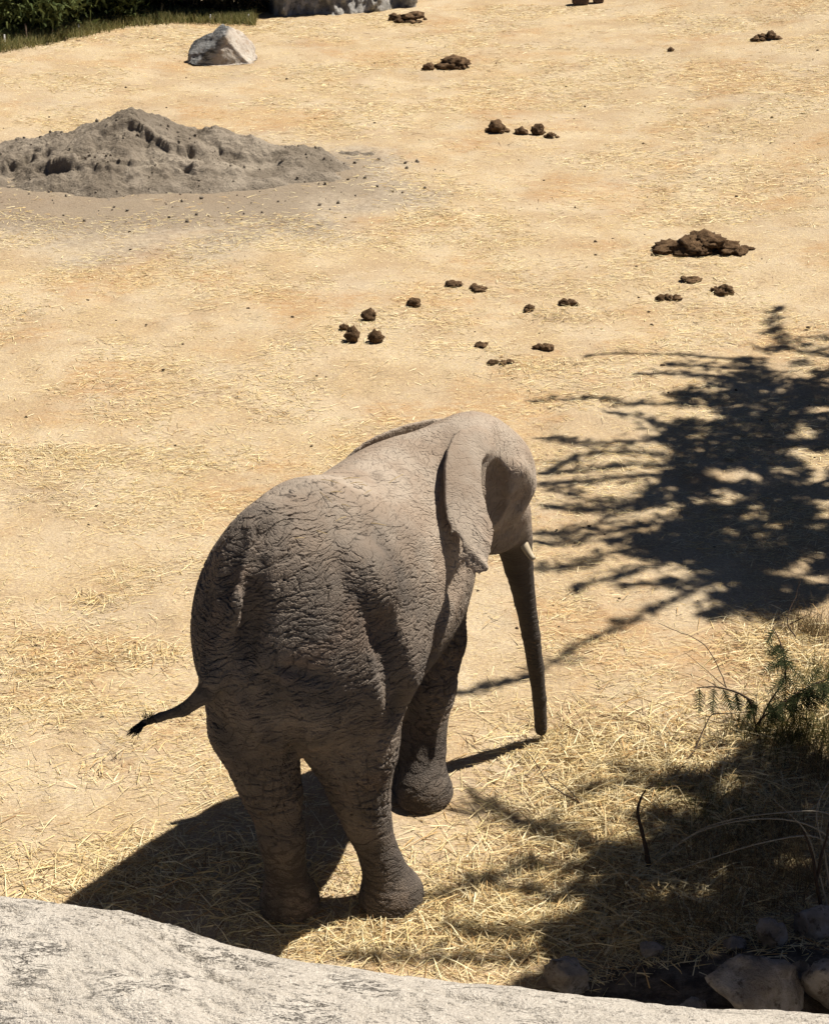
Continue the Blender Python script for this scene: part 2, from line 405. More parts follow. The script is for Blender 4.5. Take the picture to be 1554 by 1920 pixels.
m = NT('dry_ground', .95, .1)
P = m.coord('Object'); px_, py_, pz_ = m.xyz(P)
big = m.noise(P, .35, 3, .55); mid = m.noise(P, 1.3, 5, .6, .4); fine = m.noise(P, 14, 4, .65); grit = m.noise(P, 130, 3, .7)
sand = m.mix(m.ramp(mid, .35, .68), (.50, .375, .245), (.61, .50, .365))
sand = m.mix(m.math('MULTIPLY', m.math('MULTIPLY', m.ramp(m.noise(P, .55, 6, .68), .49, .63), m.ramp(m.noise(m.map(P, scale=(1, 2.2, 1)), 7, 4, .7), .36, .60, .25, 1.0)), .85), sand, (.49, .30, .155))                 # ochre patches
sand = m.mix(m.math('MULTIPLY', m.ramp(m.noise(P, .9, 4, .6), .56, .70), .45), sand, (.50, .42, .33))  # worn greyish tracks
# grey sand thrown round the heap
pile = at(300, 330)
dx = m.math('DIVIDE', m.math('SUBTRACT', px_, float(pile[0]+.2)), 3.6); dy = m.math('DIVIDE', m.math('SUBTRACT', py_, float(pile[1]-.5)), 3.1)
rr = m.math('ADD', m.math('SQRT', m.math('ADD', m.math('MULTIPLY', dx, dx), m.math('MULTIPLY', dy, dy))), m.math('MULTIPLY', m.math('SUBTRACT', m.noise(P, .8, 5, .6), .5), 1.1))
greym = m.ramp(rr, 1.0, .62)
grey = m.mix(m.ramp(fine, .4, .62), (.36, .305, .245), (.54, .47, .38)); grey = m.mix(m.ramp(rr, .75, .45), grey, (.30, .25, .20))
sand = m.mix(m.math('MULTIPLY', greym, .85), sand, grey)
# trampled chaff : short streaks in three directions
chaff = None
for k, (a, sc_) in enumerate(((.25, 40), (-.35, 58), (.02, 80))):
    v = m.map(P, scale=(1, 5.5, 1), rot=(0, 0, a), loc=(k*7.3, k*2.1, 0))
    s_ = m.ramp(m.noise(v, sc_*.55, 2, .6, .6), .56, .68)
    chaff = s_ if chaff is None else m.math('MAXIMUM', chaff, s_)
cover = m.math('MULTIPLY', m.ramp(m.noise(P, 1.0, 4, .62, .3), .30, .60, .22, 1.0), m.math('SUBTRACT', 1.0, m.math('MULTIPLY', greym, .8)))
straw_c = m.mix(m.ramp(m.noise(P, 45, 2), .35, .7), (.74, .55, .26), (.98, .84, .53))
col = m.mix(m.math('MULTIPLY', m.math('MULTIPLY', chaff, cover), .85), sand, straw_c)
dk = m.math('MULTIPLY', m.ramp(m.noise(m.map(P, scale=(1, 3.0, 1)), 42, 4, .72), .60, .70), .6)
col = m.mix(dk, col, (.24, .155, .08))
col = m.mix(m.math('MULTIPLY', m.ramp(grit, .62, .76), .45), col, (.20, .14, .09))
# pale trodden path along the bank, dark leaf soil under the shrubs at the wall
sx = m.math('DIVIDE', m.math('SUBTRACT', px_, 1.75), 1.15); sy = m.math('DIVIDE', m.math('SUBTRACT', py_, 6.75), .62)
soil = m.ramp(m.math('ADD', m.math('ADD', m.math('MULTIPLY', sx, sx), m.math('MULTIPLY', sy, sy)), m.math('MULTIPLY', m.math('SUBTRACT', m.noise(P, 2.2, 5, .65), .5), 1.6)), 1.25, .6)
col = m.mix(soil, col, m.mix(m.ramp(fine, .35, .65), (.07, .055, .045), (.20, .165, .13)))
col = m.vmath('MULTIPLY', col, m.mix(m.ramp(m.noise(m.map(P, scale=(1, 2.0, 1)), 55, 3, .75), .36, .64), (.74, .72, .68), (1.08, 1.07, 1.05)))
m.color(col)
hgt = m.math('ADD', m.math('MULTIPLY', m.noise(P, 16, 4, .65), .8), m.math('MULTIPLY', m.noise(P, 120, 2, .6), .35))
m.bump(hgt, .8, .02)
M_ground = m.m
ground = mesh('ground', np.stack([GX, GY, GZ], -1).reshape(-1, 3), GF, M_ground)
tag(ground, 'dry sandy enclosure ground strewn with trampled straw', 'ground', kind='structure')

# =====================================================================  ELEPHANT
fld = elephant_field(.0115)
EV, EF = surface_nets(fld.d, fld.lo, fld.h)
ed = np.concatenate([EF[:, [0, 1]], EF[:, [1, 2]], EF[:, [2, 3]], EF[:, [3, 0]]])
deg = np.bincount(ed[:, 0], minlength=len(EV)).astype(float)[:, None]
for _ in range(3):
    acc = np.zeros_like(EV)
    for c_ in range(3): acc[:, c_] = np.bincount(ed[:, 0], EV[ed[:, 1], c_], minlength=len(EV))
    EV = EV*.45+.55*acc/np.maximum(deg, 1)
d_ = EV-O; lf_, ll_, lz_ = d_@FW, d_@LF, EV[:, 2]
trunk_pts = np.array([at(962, 1010, 1.38), at(984, 1126, .94), at(1004, 1250, .50), at(1014, 1368, .07)])
dt = np.min(np.linalg.norm(EV[:, None]-np.concatenate([np.linspace(trunk_pts[i], trunk_pts[i+1], 6) for i in range(3)])[None], axis=2), 1)
w_trunk = ss(.24, .14, dt)*ss(1.5, 1.3, lz_)
w_head = ss(1.0, 1.18, lf_)*ss(1.15, 1.4, lz_)*(1-w_trunk)
w_low = ss(.62, .38, lz_)*(1-w_trunk)
w_leg = ss(1.12, .85, lz_)*(1-w_trunk)*(1-w_low)
w_rump = ss(.85, .15, lf_)*ss(.8, 1.0, lz_)*(1-w_leg)
w_flank = np.clip(1-w_trunk-w_head-w_low-w_leg-w_rump, 0, 1)
w_top = ss(1.80, 2.08, lz_)*(1-w_head)
TZ = fld.tail_z
tail_pts = np.concatenate([np.linspace(at(388, 1300, TZ), at(300, 1345, TZ-.17), 6), np.linspace(at(300, 1345, TZ-.17), at(268, 1357, TZ-.22), 4)])
w_tail = ss(.10, .06, np.min(np.linalg.norm(EV[:, None]-tail_pts[None], axis=2), 1))
w_dust_sheen = np.clip(ss(.10, .70, lf_)*ss(1.15, 1.75, lz_)+.55*ss(1.9, 2.15, lz_)*ss(-.5, .1, lf_), 0, 1)  # second term paints a pale sheen along the top of the back
vd = EV-np.array([0, 0, CH]); epx = 777+CF*vd[:, 0]/(vd[:, 1]*math.cos(CP)-vd[:, 2]*math.sin(CP)); w_ear = ss(.09, .05, np.abs((EV-fld.ear_plane[0])@fld.ear_plane[1]-.0))*ss(822, 832, epx)*ss(930, 922, epx)*ss(1.25, 1.3, lz_)
amp = (1-.5*w_top*ss(-.25, .05, lf_))*(1-.75*w_tail)*(1-.45*w_ear)*(1-.35*w_trunk)
m = NT('elephant_hide', .88, .18)
C0 = m.coord('Object')
C = m.map(C0, rot=(0, 0, YAW))                                     # x = left-right, y = forward
A = m.sep(m.attr('wa')); Bq = m.sep(m.attr('wb'))
Cw = m.warp(C, 3.2, .16); Cw2 = m.warp(Cw, 15, .02)
mul = lambda a, b: m.math('MULTIPLY', a, b)
def add(*q):
    r = q[0]
    for z in q[1:]: r = m.math('ADD', r, z)
    return r
def lines(scale, rot, sc_, w=.09, src=None, det=1.5, loc=(0, 0, 0)):
    """meandering creases running across the short axis of scale"""
    v = m.map(m.map(src or Cw2, rot=rot, loc=loc), scale=scale); return m.ramp(m.math('ABSOLUTE', m.math('SUBTRACT', m.noise(v, sc_, det, .55), .5)), 0, w)
def cells(scale, sc_, w, src=None): return m.ramp(m.vor(m.map(src or Cw2, scale=scale), sc_), 0, w)
net = cells((1, 1, 1.3), 44, .16); netb = cells((1, 1, 1.1), 72, .22)
R = math.radians
rump = lines((.30, .30, 1.0), (0, .12, 0), 28, .06)                        # level folds across thigh and rump
rump2 = lines((.28, .28, 1.0), (.25, .75, 0), 16, .035, loc=(3, 1, 2))      # slanting deep creases crossing them
flank = lines((.8, .20, 1.0), (R(42), 0, 0), 30, .05)                      # hanging slanted wrinkles
flank2 = lines((.8, .30, 1.0), (R(-35), 0, 0), 14, .035, loc=(5, 2, 1))
neck = lines((1.0, 1.0, .16), (R(20), 0, 0), 30, .05)
legs = lines((.40, .40, 1.0), (0, -.1, 0), 20, .08); legs2 = lines((1.0, 1.0, .35), (.1, .1, 0), 16, .05, loc=(1, 7, 3))
ring = lines((.08, .08, 1.0), (0, .05, 0), 34, .10)
low = m.noise(C, 9, 3, .55)
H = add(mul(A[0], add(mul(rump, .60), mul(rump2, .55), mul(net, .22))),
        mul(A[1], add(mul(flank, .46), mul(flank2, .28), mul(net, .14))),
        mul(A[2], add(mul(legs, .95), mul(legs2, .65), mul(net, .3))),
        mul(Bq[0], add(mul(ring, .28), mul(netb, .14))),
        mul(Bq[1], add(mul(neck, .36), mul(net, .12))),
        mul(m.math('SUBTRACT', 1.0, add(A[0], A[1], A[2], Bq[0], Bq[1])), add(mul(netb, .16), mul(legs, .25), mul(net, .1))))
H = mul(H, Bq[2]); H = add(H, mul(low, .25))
dsp = m.n('Displacement'); dsp.inputs['Midlevel'].default_value = .9; dsp.inputs['Scale'].default_value = .011; m.lk(H, dsp.inputs[0]); m.lk(dsp.outputs[0], m.out.inputs['Displacement'])
m.m.displacement_method = 'BOTH'
m.bump(add(m.noise(C, 150, 3, .65), mul(m.vor(C, 130), .8)), .45, .006)
hue = m.noise(C, 5.5, 3, .6)
col = m.mix(m.ramp(hue, .38, .66), (.130, .109, .093), (.175, .142, .116))
col = m.mix(mul(m.ramp(m.noise(C, 3.3, 3, .5), .54, .70), .5), col, (.215, .150, .110))   # reddish earth rubbed in
du = m.attr('dust_sheen', 'Fac')
col = m.mix(mul(m.math('MINIMUM', add(du, mul(m.ramp(m.noise(C, 2.6, 4, .6), .45, .7), .35)), 1.0), .85), col, m.mix(m.ramp(hue, .35, .65), (.54, .45, .36), (.43, .335, .255)))   # dusty shoulder and flank, plus a sheen painted along the back
col = m.mix(mul(m.ramp(m.noise(C, 40, 3, .7), .55, .75), .35), col, (.085, .07, .06))
col = m.mix(mul(mul(m.ramp(H, .62, .34), .7), m.math('SUBTRACT', 1.0, add(mul(A[1], .75), Bq[1]))), col, (.055, .045, .038))            # bare dark skin, deepened in the creases to stand in for shade
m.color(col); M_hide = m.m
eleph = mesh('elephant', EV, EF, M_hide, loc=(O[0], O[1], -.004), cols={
    'wa': np.stack([w_rump, w_flank, w_leg], 1), 'wb': np.stack([w_trunk, w_head, amp], 1), 'dust_sheen': np.stack([w_dust_sheen]*3, 1)})
sub = eleph.modifiers.new('sub', 'SUBSURF'); sub.levels = sub.render_levels = 1
tag(eleph, 'grey elephant seen from behind, trunk hanging to the sand, tail swung out', 'elephant')
def child(name, V, F, mat, cols=None):
    o = mesh(name, V, F, mat, cols=cols, loc=(O[0], O[1], -.004)); o.location = (0, 0, 0); o.parent = eleph; return o
m = NT('ivory', .45, .4); m.color(m.mix(m.noise(m.coord(), 18, 3), (.50, .40, .26), (.70, .60, .43))); M_ivory = m.m
hy_ = YAW+math.radians(22); hl = np.array([-math.cos(hy_), math.sin(hy_), 0]); hf_ = np.array([math.sin(hy_), math.cos(hy_), 0])
for off in (0, .24):
    b0 = fld.surf(981, 1020, .035); b1 = at(1000, 1044, b0[2]-.062)+np.array([0, -.03, 0])
    pts = curve([b0-(b1-b0)*.6+hl*off, b0+hl*off, (b0+b1)/2+[0, 0, -.006]+hl*off, b1+hl*off], 5)
    child('tusk', *tube(pts, np.linspace(.032, .014, len(pts)), 12), M_ivory)
m = NT('eye', .15, .5); m.color((.03, .018, .01)); M_eye = m.m
for sg in (-1, 1):
    c_ = at(955, 915, 1.80)+hf_*.07+hl*(.13*sg+.045)
    child('eye', ICO[3][0]*.022+c_, ICO[3][1], M_eye)
m = NT('tail_hair', .6, .3); m.color((.02, .016, .013)); M_hair = m.m
pr = []
for i in range(70):
    t = rng.random(); b = at(275-14*t*rng.random(), 1355+rng.normal()*3, TZ-.21)
    tip = at(253-10*rng.random()+rng.normal()*6, 1368+rng.random()*14+rng.normal()*4, TZ-.24)
    pr.append(tube(curve([b, (b+tip)/2+rng.normal(size=3)*.006, tip], 3), np.linspace(.0035, .001, 7), 4, False))
for i in range(26):
    x = 272+24*rng.random(); b = at(x, 1352+rng.normal()*3, TZ-.19); tip = b+np.array([-.01+rng.normal()*.012, 0, .028+.02*rng.random()])
    pr.append(tube([b, tip], [.0025, .001], 4, False))
child('tail_tuft', *join(pr), M_hair)

# =====================================================================  FOREGROUND BOULDER
edge = np.array([(-500, 1680), (-200, 1684), (0, 1694), (130, 1704), (250, 1722), (380, 1768), (520, 1792), (650, 1811), (800, 1832), (950, 1850), (1100, 1872), (1250, 1891), (1400, 1903), (1554, 1911), (1800, 1935), (2200, 1990)], float)
zc = 1.15
crest = np.array([at(x, y, zc) for x, y in edge])
xs = np.linspace(-2.9, 2.9, 620); cy = np.interp(xs, crest[:, 0], crest[:, 1])
for _ in range(3): cy = np.convolve(np.pad(cy, 6, mode='edge'), np.ones(13)/13, 'valid')
al = np.radians(np.concatenate([np.linspace(-75, 20, 30), np.linspace(22, 100, 190), np.linspace(103, 190, 20)]))   # angle from the far side up and over to the near side
Rr = 1.55
tilt = math.radians(36.9)
ccy = cy-Rr*math.sin(tilt); ccz = zc-Rr*math.cos(tilt)
AX, AA = np.meshgrid(np.arange(len(xs)), al, indexing='ij')
X = xs[AX]; Ydir = np.cos(AA); Zdir = np.sin(AA)
s1 = X*.9+AA*1.2
q = AA*Rr
dis = .06*noise3(X*.8, q*.9, 3.1)+.022*fbm(X*2.6, q*3.5, 1.2, 4)+.010*np.abs(fbm(X*3+q*2.0, q*11-X*2.5, 2.2, 4))
u_ = X*.95+q*.3; v_ = q*.95-X*.25
cr = fbm(u_*3.2, v_*19, 5.5, 4, .6); mask = ss(-.1, .4, noise3(X*1.2, q*1.5, 8.8))
dis = dis-.030*ss(.22, .55, cr)*mask-.012*ss(.15, .6, fbm(u_*9, v_*26, 9.1, 3))
dis = dis*np.minimum(1, .5+.5*ss(0, .2, np.abs(AA-math.radians(53))))
RV = np.stack([X, ccy[AX]+Ydir*(Rr+dis), ccz+Zdir*(Rr+dis)], -1)
idx = np.arange(AX.size).reshape(AX.shape); RFc = np.stack([idx[:-1, :-1], idx[:-1, 1:], idx[1:, 1:], idx[1:, :-1]], -1).reshape(-1, 4)
m = NT('pale_granite', .9, .2); P = m.coord()
Ps = m.map(P, scale=(1.2, 5, 5), rot=(0, 0, -.22))
c1 = m.mix(m.ramp(m.noise(P, 3, 5, .6), .35, .68), (.60, .545, .475), (.74, .68, .60))
c1 = m.mix(m.ramp(m.noise(P, 90, 4, .7), .45, .7), c1, (.84, .785, .70))
Pw = m.warp(Ps, 3, .2)
cl = m.ramp(m.math('ABSOLUTE', m.math('SUBTRACT', m.noise(Pw, 3.6, 5, .7), .5)), .026, .0)
ck = m.math('MULTIPLY', cl, m.ramp(m.noise(P, 3.1, 4, .65), .50, .60))
pit = m.math('MULTIPLY', m.ramp(m.noise(m.map(P, scale=(1, 2, 2), rot=(0, 0, -.2)), 26, 4, .7), .58, .66), m.ramp(m.noise(P, 2.2, 4, .6), .44, .60))
c1 = m.mix(m.math('MULTIPLY', m.math('MAXIMUM', ck, m.math('MULTIPLY', pit, .55)), .85), c1, (.13, .11, .095))
c1 = m.mix(m.math('MULTIPLY', m.ramp(m.noise(P, 120, 2, .6), .58, .70), .6), c1, (.16, .14, .13))
m.color(c1); m.bump(m.math('SUBTRACT', m.math('ADD', m.noise(P, 60, 4, .7), m.math('MULTIPLY', m.noise(Ps, 12, 4, .7), .8)), m.math('MAXIMUM', ck, pit)), .9, .022); M_granite = m.m
rock = mesh('boulder', RV.reshape(-1, 3), RFc, M_granite, loc=(0, 5, 0))
tag(rock, 'huge pale grey weathered rock dome, sunlit, with streaked dark cracks', 'boulder')

# =====================================================================  STONES
def stone(name, P, size, seed, mat, label, group=None, sub=4, rough=.22, flat=.35, rotz=0, pts=None, cat='stone', sink=.25):
    V, F = ICO[sub]; V = V.copy(); r_ = np.random.default_rng(seed)
    for _ in range(9 if pts is None else 0):                                   # chop facets
        n = r_.normal(size=3); n /= np.linalg.norm(n); d = .42+.38*r_.random(); h = V@n; V = V-np.outer(np.maximum(h-d, 0), n)*.92
    if pts is not None:
        for n, d in pts: n = np.array(n, float); n /= np.linalg.norm(n); h = V@n; V = V-np.outer(np.maximum(h-d, 0), n)*.97
    nn = fbm(V[:, 0]*1.6+seed, V[:, 1]*1.6, V[:, 2]*1.6, 5, .55); V = V*(1+rough*nn*.5)[:, None]
    V = V*np.array(size); c, s = math.cos(rotz), math.sin(rotz); V = V@np.array([[c, s, 0], [-s, c, 0], [0, 0, 1]])
    z0 = V[:, 2].min(); V[:, 2] -= z0*(1-sink); V += np.array(P)
    o = mesh(name, V, F, mat, loc=P, smooth=True); tag(o, label, cat, group); return o
def rockmat(name, a, b, c, streak=(1, 1, 1), sc_=6, dark=.5):
    m = NT(name, .92, .15); P = m.coord(); q = m.map(P, scale=streak)
    k = m.mix(m.ramp(m.noise(q, sc_, 5, .65), .38, .64), a, b); k = m.mix(m.math('MULTIPLY', m.ramp(m.noise(q, sc_*2.7, 5, .7), .53, .66), dark), k, c)
    m.color(k); m.bump(m.noise(q, sc_*5, 6, .7), .9, .03); return m.m
M_far = rockmat('lichen_rock', (.52, .46, .39), (.68, .62, .54), (.16, .16, .165), (1, 1, 1), 2.6, .85)
M_soilstone = rockmat('earthy_stone', (.30, .26, .225), (.52, .48, .44), (.09, .07, .05), (1, 1, 1), 7, .8)
M_brown = rockmat('brown_stone', (.17, .115, .085), (.24, .17, .13), (.08, .055, .045), (1, 1, 2), 4, .5)
m = NT('two_toned_rock', .92, .15); q = m.coord(); xx, yy_, zz_ = m.xyz(q)
k = m.mix(m.ramp(m.noise(q, 4, 5, .65), .38, .64), (.60, .52, .44), (.74, .67, .58)); k = m.mix(m.math('MULTIPLY', m.ramp(m.noise(q, 9, 5, .7), .5, .62), .6), k, (.40, .29, .20))
g_ = m.mix(m.ramp(m.noise(m.map(q, scale=(1, 1, 3)), 5, 5, .7), .40, .60), (.10, .105, .11), (.44, .44, .43))
m.color(m.mix(m.ramp(m.math('ADD', m.math('ADD', xx, m.math('MULTIPLY', zz_, -.55)), m.math('MULTIPLY', m.math('SUBTRACT', m.noise(q, 3, 4), .5), .35)), -.22, -.08), g_, k)); m.bump(m.noise(q, 22, 6, .7), 1, .04); M_far = m.m
P = g_at(416, 116)
stone('boulder', P, (.60, .42, .60), 12, M_far, 'grey and cream pointed boulder lying alone on straw near the scrub', sub=5, rough=.35, rotz=.1, cat='boulder', sink=.1,
      pts=[((.75, -.25, .68), .36), ((-.55, -.35, .72), .34), ((.1, -1, .15), .45), ((-1, .1, .1), .78), ((-.35, .5, .9), .45), ((0, 0, -1), .35)])
for (px, py, sx, sy, sz, sd, lab) in (
    (1065, 1850, .11, .10, .13, 3, 'pale upright stone with a slanted top at the soil bank foot'),
    (1215, 1792, .07, .05, .045, 4, 'small flat grey stone poking from the bank beside dead grass'),
    (1375, 1778, .055, .045, .05, 6, 'bright pebble-like stone on top of the dark soil bank'),
    (1440, 1770, .085, .075, .10, 8, 'round straw-covered stone on the crest of the soil bank'),
    (1410, 1895, .23, .15, .17, 9, 'blocky weathered stone with pale flat top set in the bank'),
    (1575, 1900, .20, .15, .19, 10, 'large brown stone at the right end of the bank'),
    (1500, 1830, .045, .04, .06, 15, 'little light grey stone standing alone on dark soil'),
    (1520, 1745, .14, .10, .11, 16, 'dark rough stone half buried behind the soil bank'),
    (1300, 1915, .12, .10, .07, 17, 'low dusty stone next to the sunlit rock dome')):
    stone('stone', g_at(px, py), (sx, sy, sz), sd, M_soilstone, lab, 'stones of the soil bank', rough=.3)

# two low brown blocks far back on the sand
for (px, py, sx, sy, sz, sd, lab) in ((1088, 8, .19, .16, .17, 21, 'larger low brown stone block far back on open sand'), (1121, 5, .12, .14, .13, 22, 'smaller brown stone block touching the larger one far back')):
    stone('stone_block', g_at(px, py), (sx, sy, sz), sd, M_brown, lab, 'brown stone blocks', rough=.12,
          pts=[((1, 0, 0), .72), ((-1, 0, 0), .75), ((0, 1, 0), .7), ((0, -1, .1), .66), ((0, 0, 1), .66)])

# =====================================================================  SAND HEAP
n1, n2 = 420, 260
hc = g_at(262, 318)
hx = np.linspace(-3.0, 3.6, n1); hyy = np.linspace(-1.9, 1.9, n2); HX, HY = np.meshgrid(hx, hyy, indexing='ij')
def lump(cx, cy_, rx, ry, h, p=1.4): return h*np.maximum(0, 1-(((HX-cx)/rx)**2+((HY-cy_)/ry)**2)**(p/2))
h_ = np.maximum.reduce([lump(-.08, .25, 1.7, 1.3, .64, 1.05), lump(-.9, .1, 1.6, .9, .42, 1.1), lump(.80, .35, 1.2, .9, .40, 1.2), lump(-.4, -.55, 1.5, .75, .34, 1.3), lump(.6, -.45, 1.2, .7, .26, 1.3), lump(-1.9, -.25, 1.0, .6, .16), lump(1.9, .1, 1.4, .8, .16, 1.5), lump(2.7, .55, .8, .35, .13), lump(2.3, -.55, .9, .35, .13), lump(3.0, -.1, .5, .3, .09), lump(1.6, -.8, .6, .3, .09), lump(-1.2, -.95, .8, .3, .09)])
wx, wy = HX+.25*noise3(HX*1.5, HY*1.5, 1.1), HY+.25*noise3(HX*1.5, HY*1.5, 6.1)
h_ = h_*(1+.10*noise3(HX*.9, HY*.9, 9.4))+ss(.0, .15, h_)*.055*fbm(HX*1.6, HY*2.0, 3.3, 4, .5)
# slumped scarps facing the viewer: the top breaks off along wavering lines
for (y0, hgt_, xa, xb, ph) in ((.06, .20, -.35, .15, 2.2), (-.12, .22, .15, .75, 7.2), (-.45, .13, -1.5, -.5, 5.2), (-.60, .10, -.3, .7, 4.2), (-.25, .12, -1.9, -1.0, 1.7), (-.75, .07, -1.2, 1.2, 3.9), (-.1, .09, .9, 1.7, 6.6)):
    ln = wy-(y0+.26*fbm(HX*1.3+HY*.7, HY*1.6-HX*.4, ph, 4, .6)); mk = ss(xa-.15, xa+.1, wx)*ss(xb+.15, xb-.1, wx)
    hgt_ *= .55*(1+.6*noise3(HX*3.1, HY*2.3, ph)); h_ = h_-hgt_*ss(.03, -.05, ln)*ss(-.55, -.05, ln)*mk*ss(.03, .15, h_)+hgt_*.25*ss(.25, .0, ln)*ss(-.01, .02, ln)*mk*ss(.05, .2, h_)
en = ss(.0, .15, h_)
h_ = h_+en*(.030*fbm(HX*5, HY*5, 5.3, 4, .55)+.020*np.abs(fbm(HX*15, HY*15, 8.3, 3, .6)))+(.012*fbm(HX*9, HY*9, 1.3, 3)+.04*noise3(HX*1.4, HY*1.9, 4.1))*ss(1, .7, np.hypot(HX/3.6, HY/1.9))
er = np.hypot(np.where(HX < 0, HX/3.0, HX/3.6), HY/1.9)
h_ = h_-.16*ss(.45, 1.0, er+.22*fbm(HX*1.1, HY*1.4, 7.7, 4))-.004
WX, WY = hc[0]+HX, hc[1]+HY
idx = np.arange(HX.size).reshape(HX.shape); HF = np.stack([idx[:-1, :-1], idx[1:, :-1], idx[1:, 1:], idx[:-1, 1:]], -1).reshape(-1, 4)
m = NT('grey_sand', .95, .1); P = m.coord()
c1 = m.mix(m.ramp(m.noise(P, 2.2, 5, .6), .4, .65), (.27, .225, .175), (.40, .34, .27)); c1 = m.mix(m.math('MULTIPLY', m.ramp(m.noise(P, 1.1, 4, .6), .55, .7), .7), c1, (.50, .43, .34))
c1 = m.mix(m.math('MULTIPLY', m.ramp(m.noise(P, 40, 4, .7), .58, .7), .6), c1, (.12, .1, .085)); m.color(c1); m.bump(m.noise(P, 28, 6, .72), .9, .05); M_heap = m.m
heap = mesh('sand_heap', np.stack([WX, WY, gz(WX, WY)+h_], -1).reshape(-1, 3), HF, M_heap, loc=(hc[0], hc[1], 0))
tag(heap, 'heap of loose grey sand with slumped crumbly face', 'sand heap')
# clods round the heap
pr = []
for i in range(560):
    a = rng.random()*2*math.pi; r = .15+rng.random()*.95; x, y = hc[0]+.3+r*3.1*math.cos(a), hc[1]-.3+r*1.75*math.sin(a)*(1.1 if math.sin(a) < 0 else .7)
    i0 = np.clip(np.searchsorted(hx, x-hc[0]), 0, n1-1); j0 = np.clip(np.searchsorted(hyy, y-hc[1]), 0, n2-1)
    zz = float(gz(x, y))+max(0, float(h_[i0, j0]) if abs(y-hc[1]) < 1.85 and -2.9 < x-hc[0] < 3.5 else 0)
    s_ = .005+.020*rng.random()**4; V, F = ICO[1]; pr.append((V*s_*(.7+.6*rng.random((len(V), 1)))+np.array([x, y, zz+s_*.5]), F))
V, F = join(pr); o = mesh('clods', V, F, M_heap, smooth=False); tag(o, 'crumbs of grey sand scattered around the heap', 'clods', kind='stuff')

pr = []
for i in range(260):
    px, py = rng.uniform(0, 1554), 60+1300*rng.random()**1.3; Pq = g_at(px, py); s_ = (.003+.009*rng.random()**3)*(1+(Pq[1] > 14)*.5); V, F = ICO[1]; pr.append((V*s_*(.6+.8*rng.random((len(V), 1)))*[1.3, 1, .8]+Pq+[0, 0, s_*.4], F))
m = NT('crumbs', .95, .1); m.color((.10, .07, .045)); V, F = join(pr); o = mesh('crumbs', V, F, m.m, smooth=False); tag(o, 'dark crumbs and pebbles dotted over the sand', 'crumbs', kind='stuff')

# =====================================================================  DUNG
def dungmat():
    m = NT('dung', .95, .1); P = m.coord(); q = m.map(P, scale=(1, 1, 2))
    k = m.mix(m.ramp(m.noise(P, 14, 5, .65), .4, .62), (.13, .078, .042), (.27, .17, .095)); k = m.mix(m.math('MULTIPLY', m.ramp(m.noise(q, 70, 3, .7), .60, .70), .55), k, (.33, .23, .11))
    m.color(k); m.bump(m.noise(P, 60, 6, .75), 1, .03); return m.m
M_dung = dungmat()
def lump_mesh(size, seed, sub=3, peak=0.0):
    V, F = ICO[sub]; V = V.copy(); n = fbm(V[:, 0]*1.9+seed*3.7, V[:, 1]*1.9, V[:, 2]*1.9, 4, .6); V *= (1+.42*n)[:, None]
    V[:, 2] = np.where(V[:, 2] > 0, V[:, 2]*(1+peak*np.clip(1-np.hypot(V[:, 0], V[:, 1])*1.2, 0, 1)), V[:, 2]*.75); return V*np.array(size), F
def dung_ball(px, py, w, lab, seed, hfac=.9, peak=.3):
    P = g_at(px, py); V, F = lump_mesh((w/2, w/2*.85, w/2*hfac), seed, 3, peak); V[:, 2] += w*.30*hfac
    o = mesh('dung_ball', V+P, F, M_dung, loc=P); tag(o, lab, 'dung', 'single dung balls'); return o
def dung_pile(px, py, w, d, h, n, lab, seed):
    P = g_at(px, py); e = empty('dung_pile', P); r_ = np.random.default_rng(seed); tag(e, lab, 'dung', 'dung piles')
    for i in range(n):
        a = r_.random()*2*math.pi; r = r_.random()**.6; x, y = r*w/2*math.cos(a), r*d/2*math.sin(a); s_ = min(max((.16+.30*r_.random())*h*(1.5-r)*1.15, .022+.02*r_.random()), .10)
        s_ *= .7+.7*r_.random(); V, F = lump_mesh((s_*(1.1+.6*r_.random()), s_*1.05, s_*(.45+.35*r_.random())), seed+i*3, 3, .5*r_.random()); c, s = math.cos(a*3), math.sin(a*3); V = V@np.array([[c, s, 0], [-s, c, 0], [0, 0, 1]])
        zb = float(gz(P[0]+x, P[1]+y))-P[2]+s_*.28+max(0, (1-r*1.6))*h*.40
        mesh('clump', V+np.array([x, y, zb]), F, M_dung, parent=e)
dung_ball(660, 640, .135, 'cone-shaped dung ball in front of a cluster of four', 1, 1.1, .5)
dung_ball(704, 641, .14, 'pyramid-shaped dung ball beside the cone-shaped one', 2, .85, .55)
dung_ball(692, 600, .135, 'dung ball with flat broken top at the back of the cluster', 3, .95, .1)
dung_ball(645, 618, .085, 'smallest crumbled dung ball in the cluster of four', 4, .8, .1)
dung_ball(776, 573, .13, 'straw-flecked dung lump next to a flattened scrap', 5, .7, .2)
dung_pile(1320, 470, .98, .40, .22, 60, 'broad dark dung pile, the largest on the open sand', 31)
dung_pile(1286, 528, .22, .15, .12, 5, 'small peaked dung heap in straw below the largest pile', 32)
dung_pile(1357, 548, .26, .13, .09, 8, 'low crumbled dung strip right below the largest pile', 33)
dung_pile(1252, 562, .16, .08, .05, 4, 'thin flat dung scrap in loose straw', 34)
dung_pile(893, 543, .22, .12, .08, 7, 'crumbled dung patch midway across the sand', 35)
dung_pile(850, 537, .20, .08, .04, 5, 'faint flattened dung smear beside the crumbled patch', 36)
dung_pile(992, 583, .15, .10, .07, 5, 'dark dung crumbs at the edge of a straw tangle', 37)
dung_pile(1065, 572, .18, .09, .06, 5, 'dung scrap on top of a straw tangle', 38)
dung_pile(940, 679, .20, .08, .05, 4, 'flat reddish dung scrap beside a long thin shadow', 39)
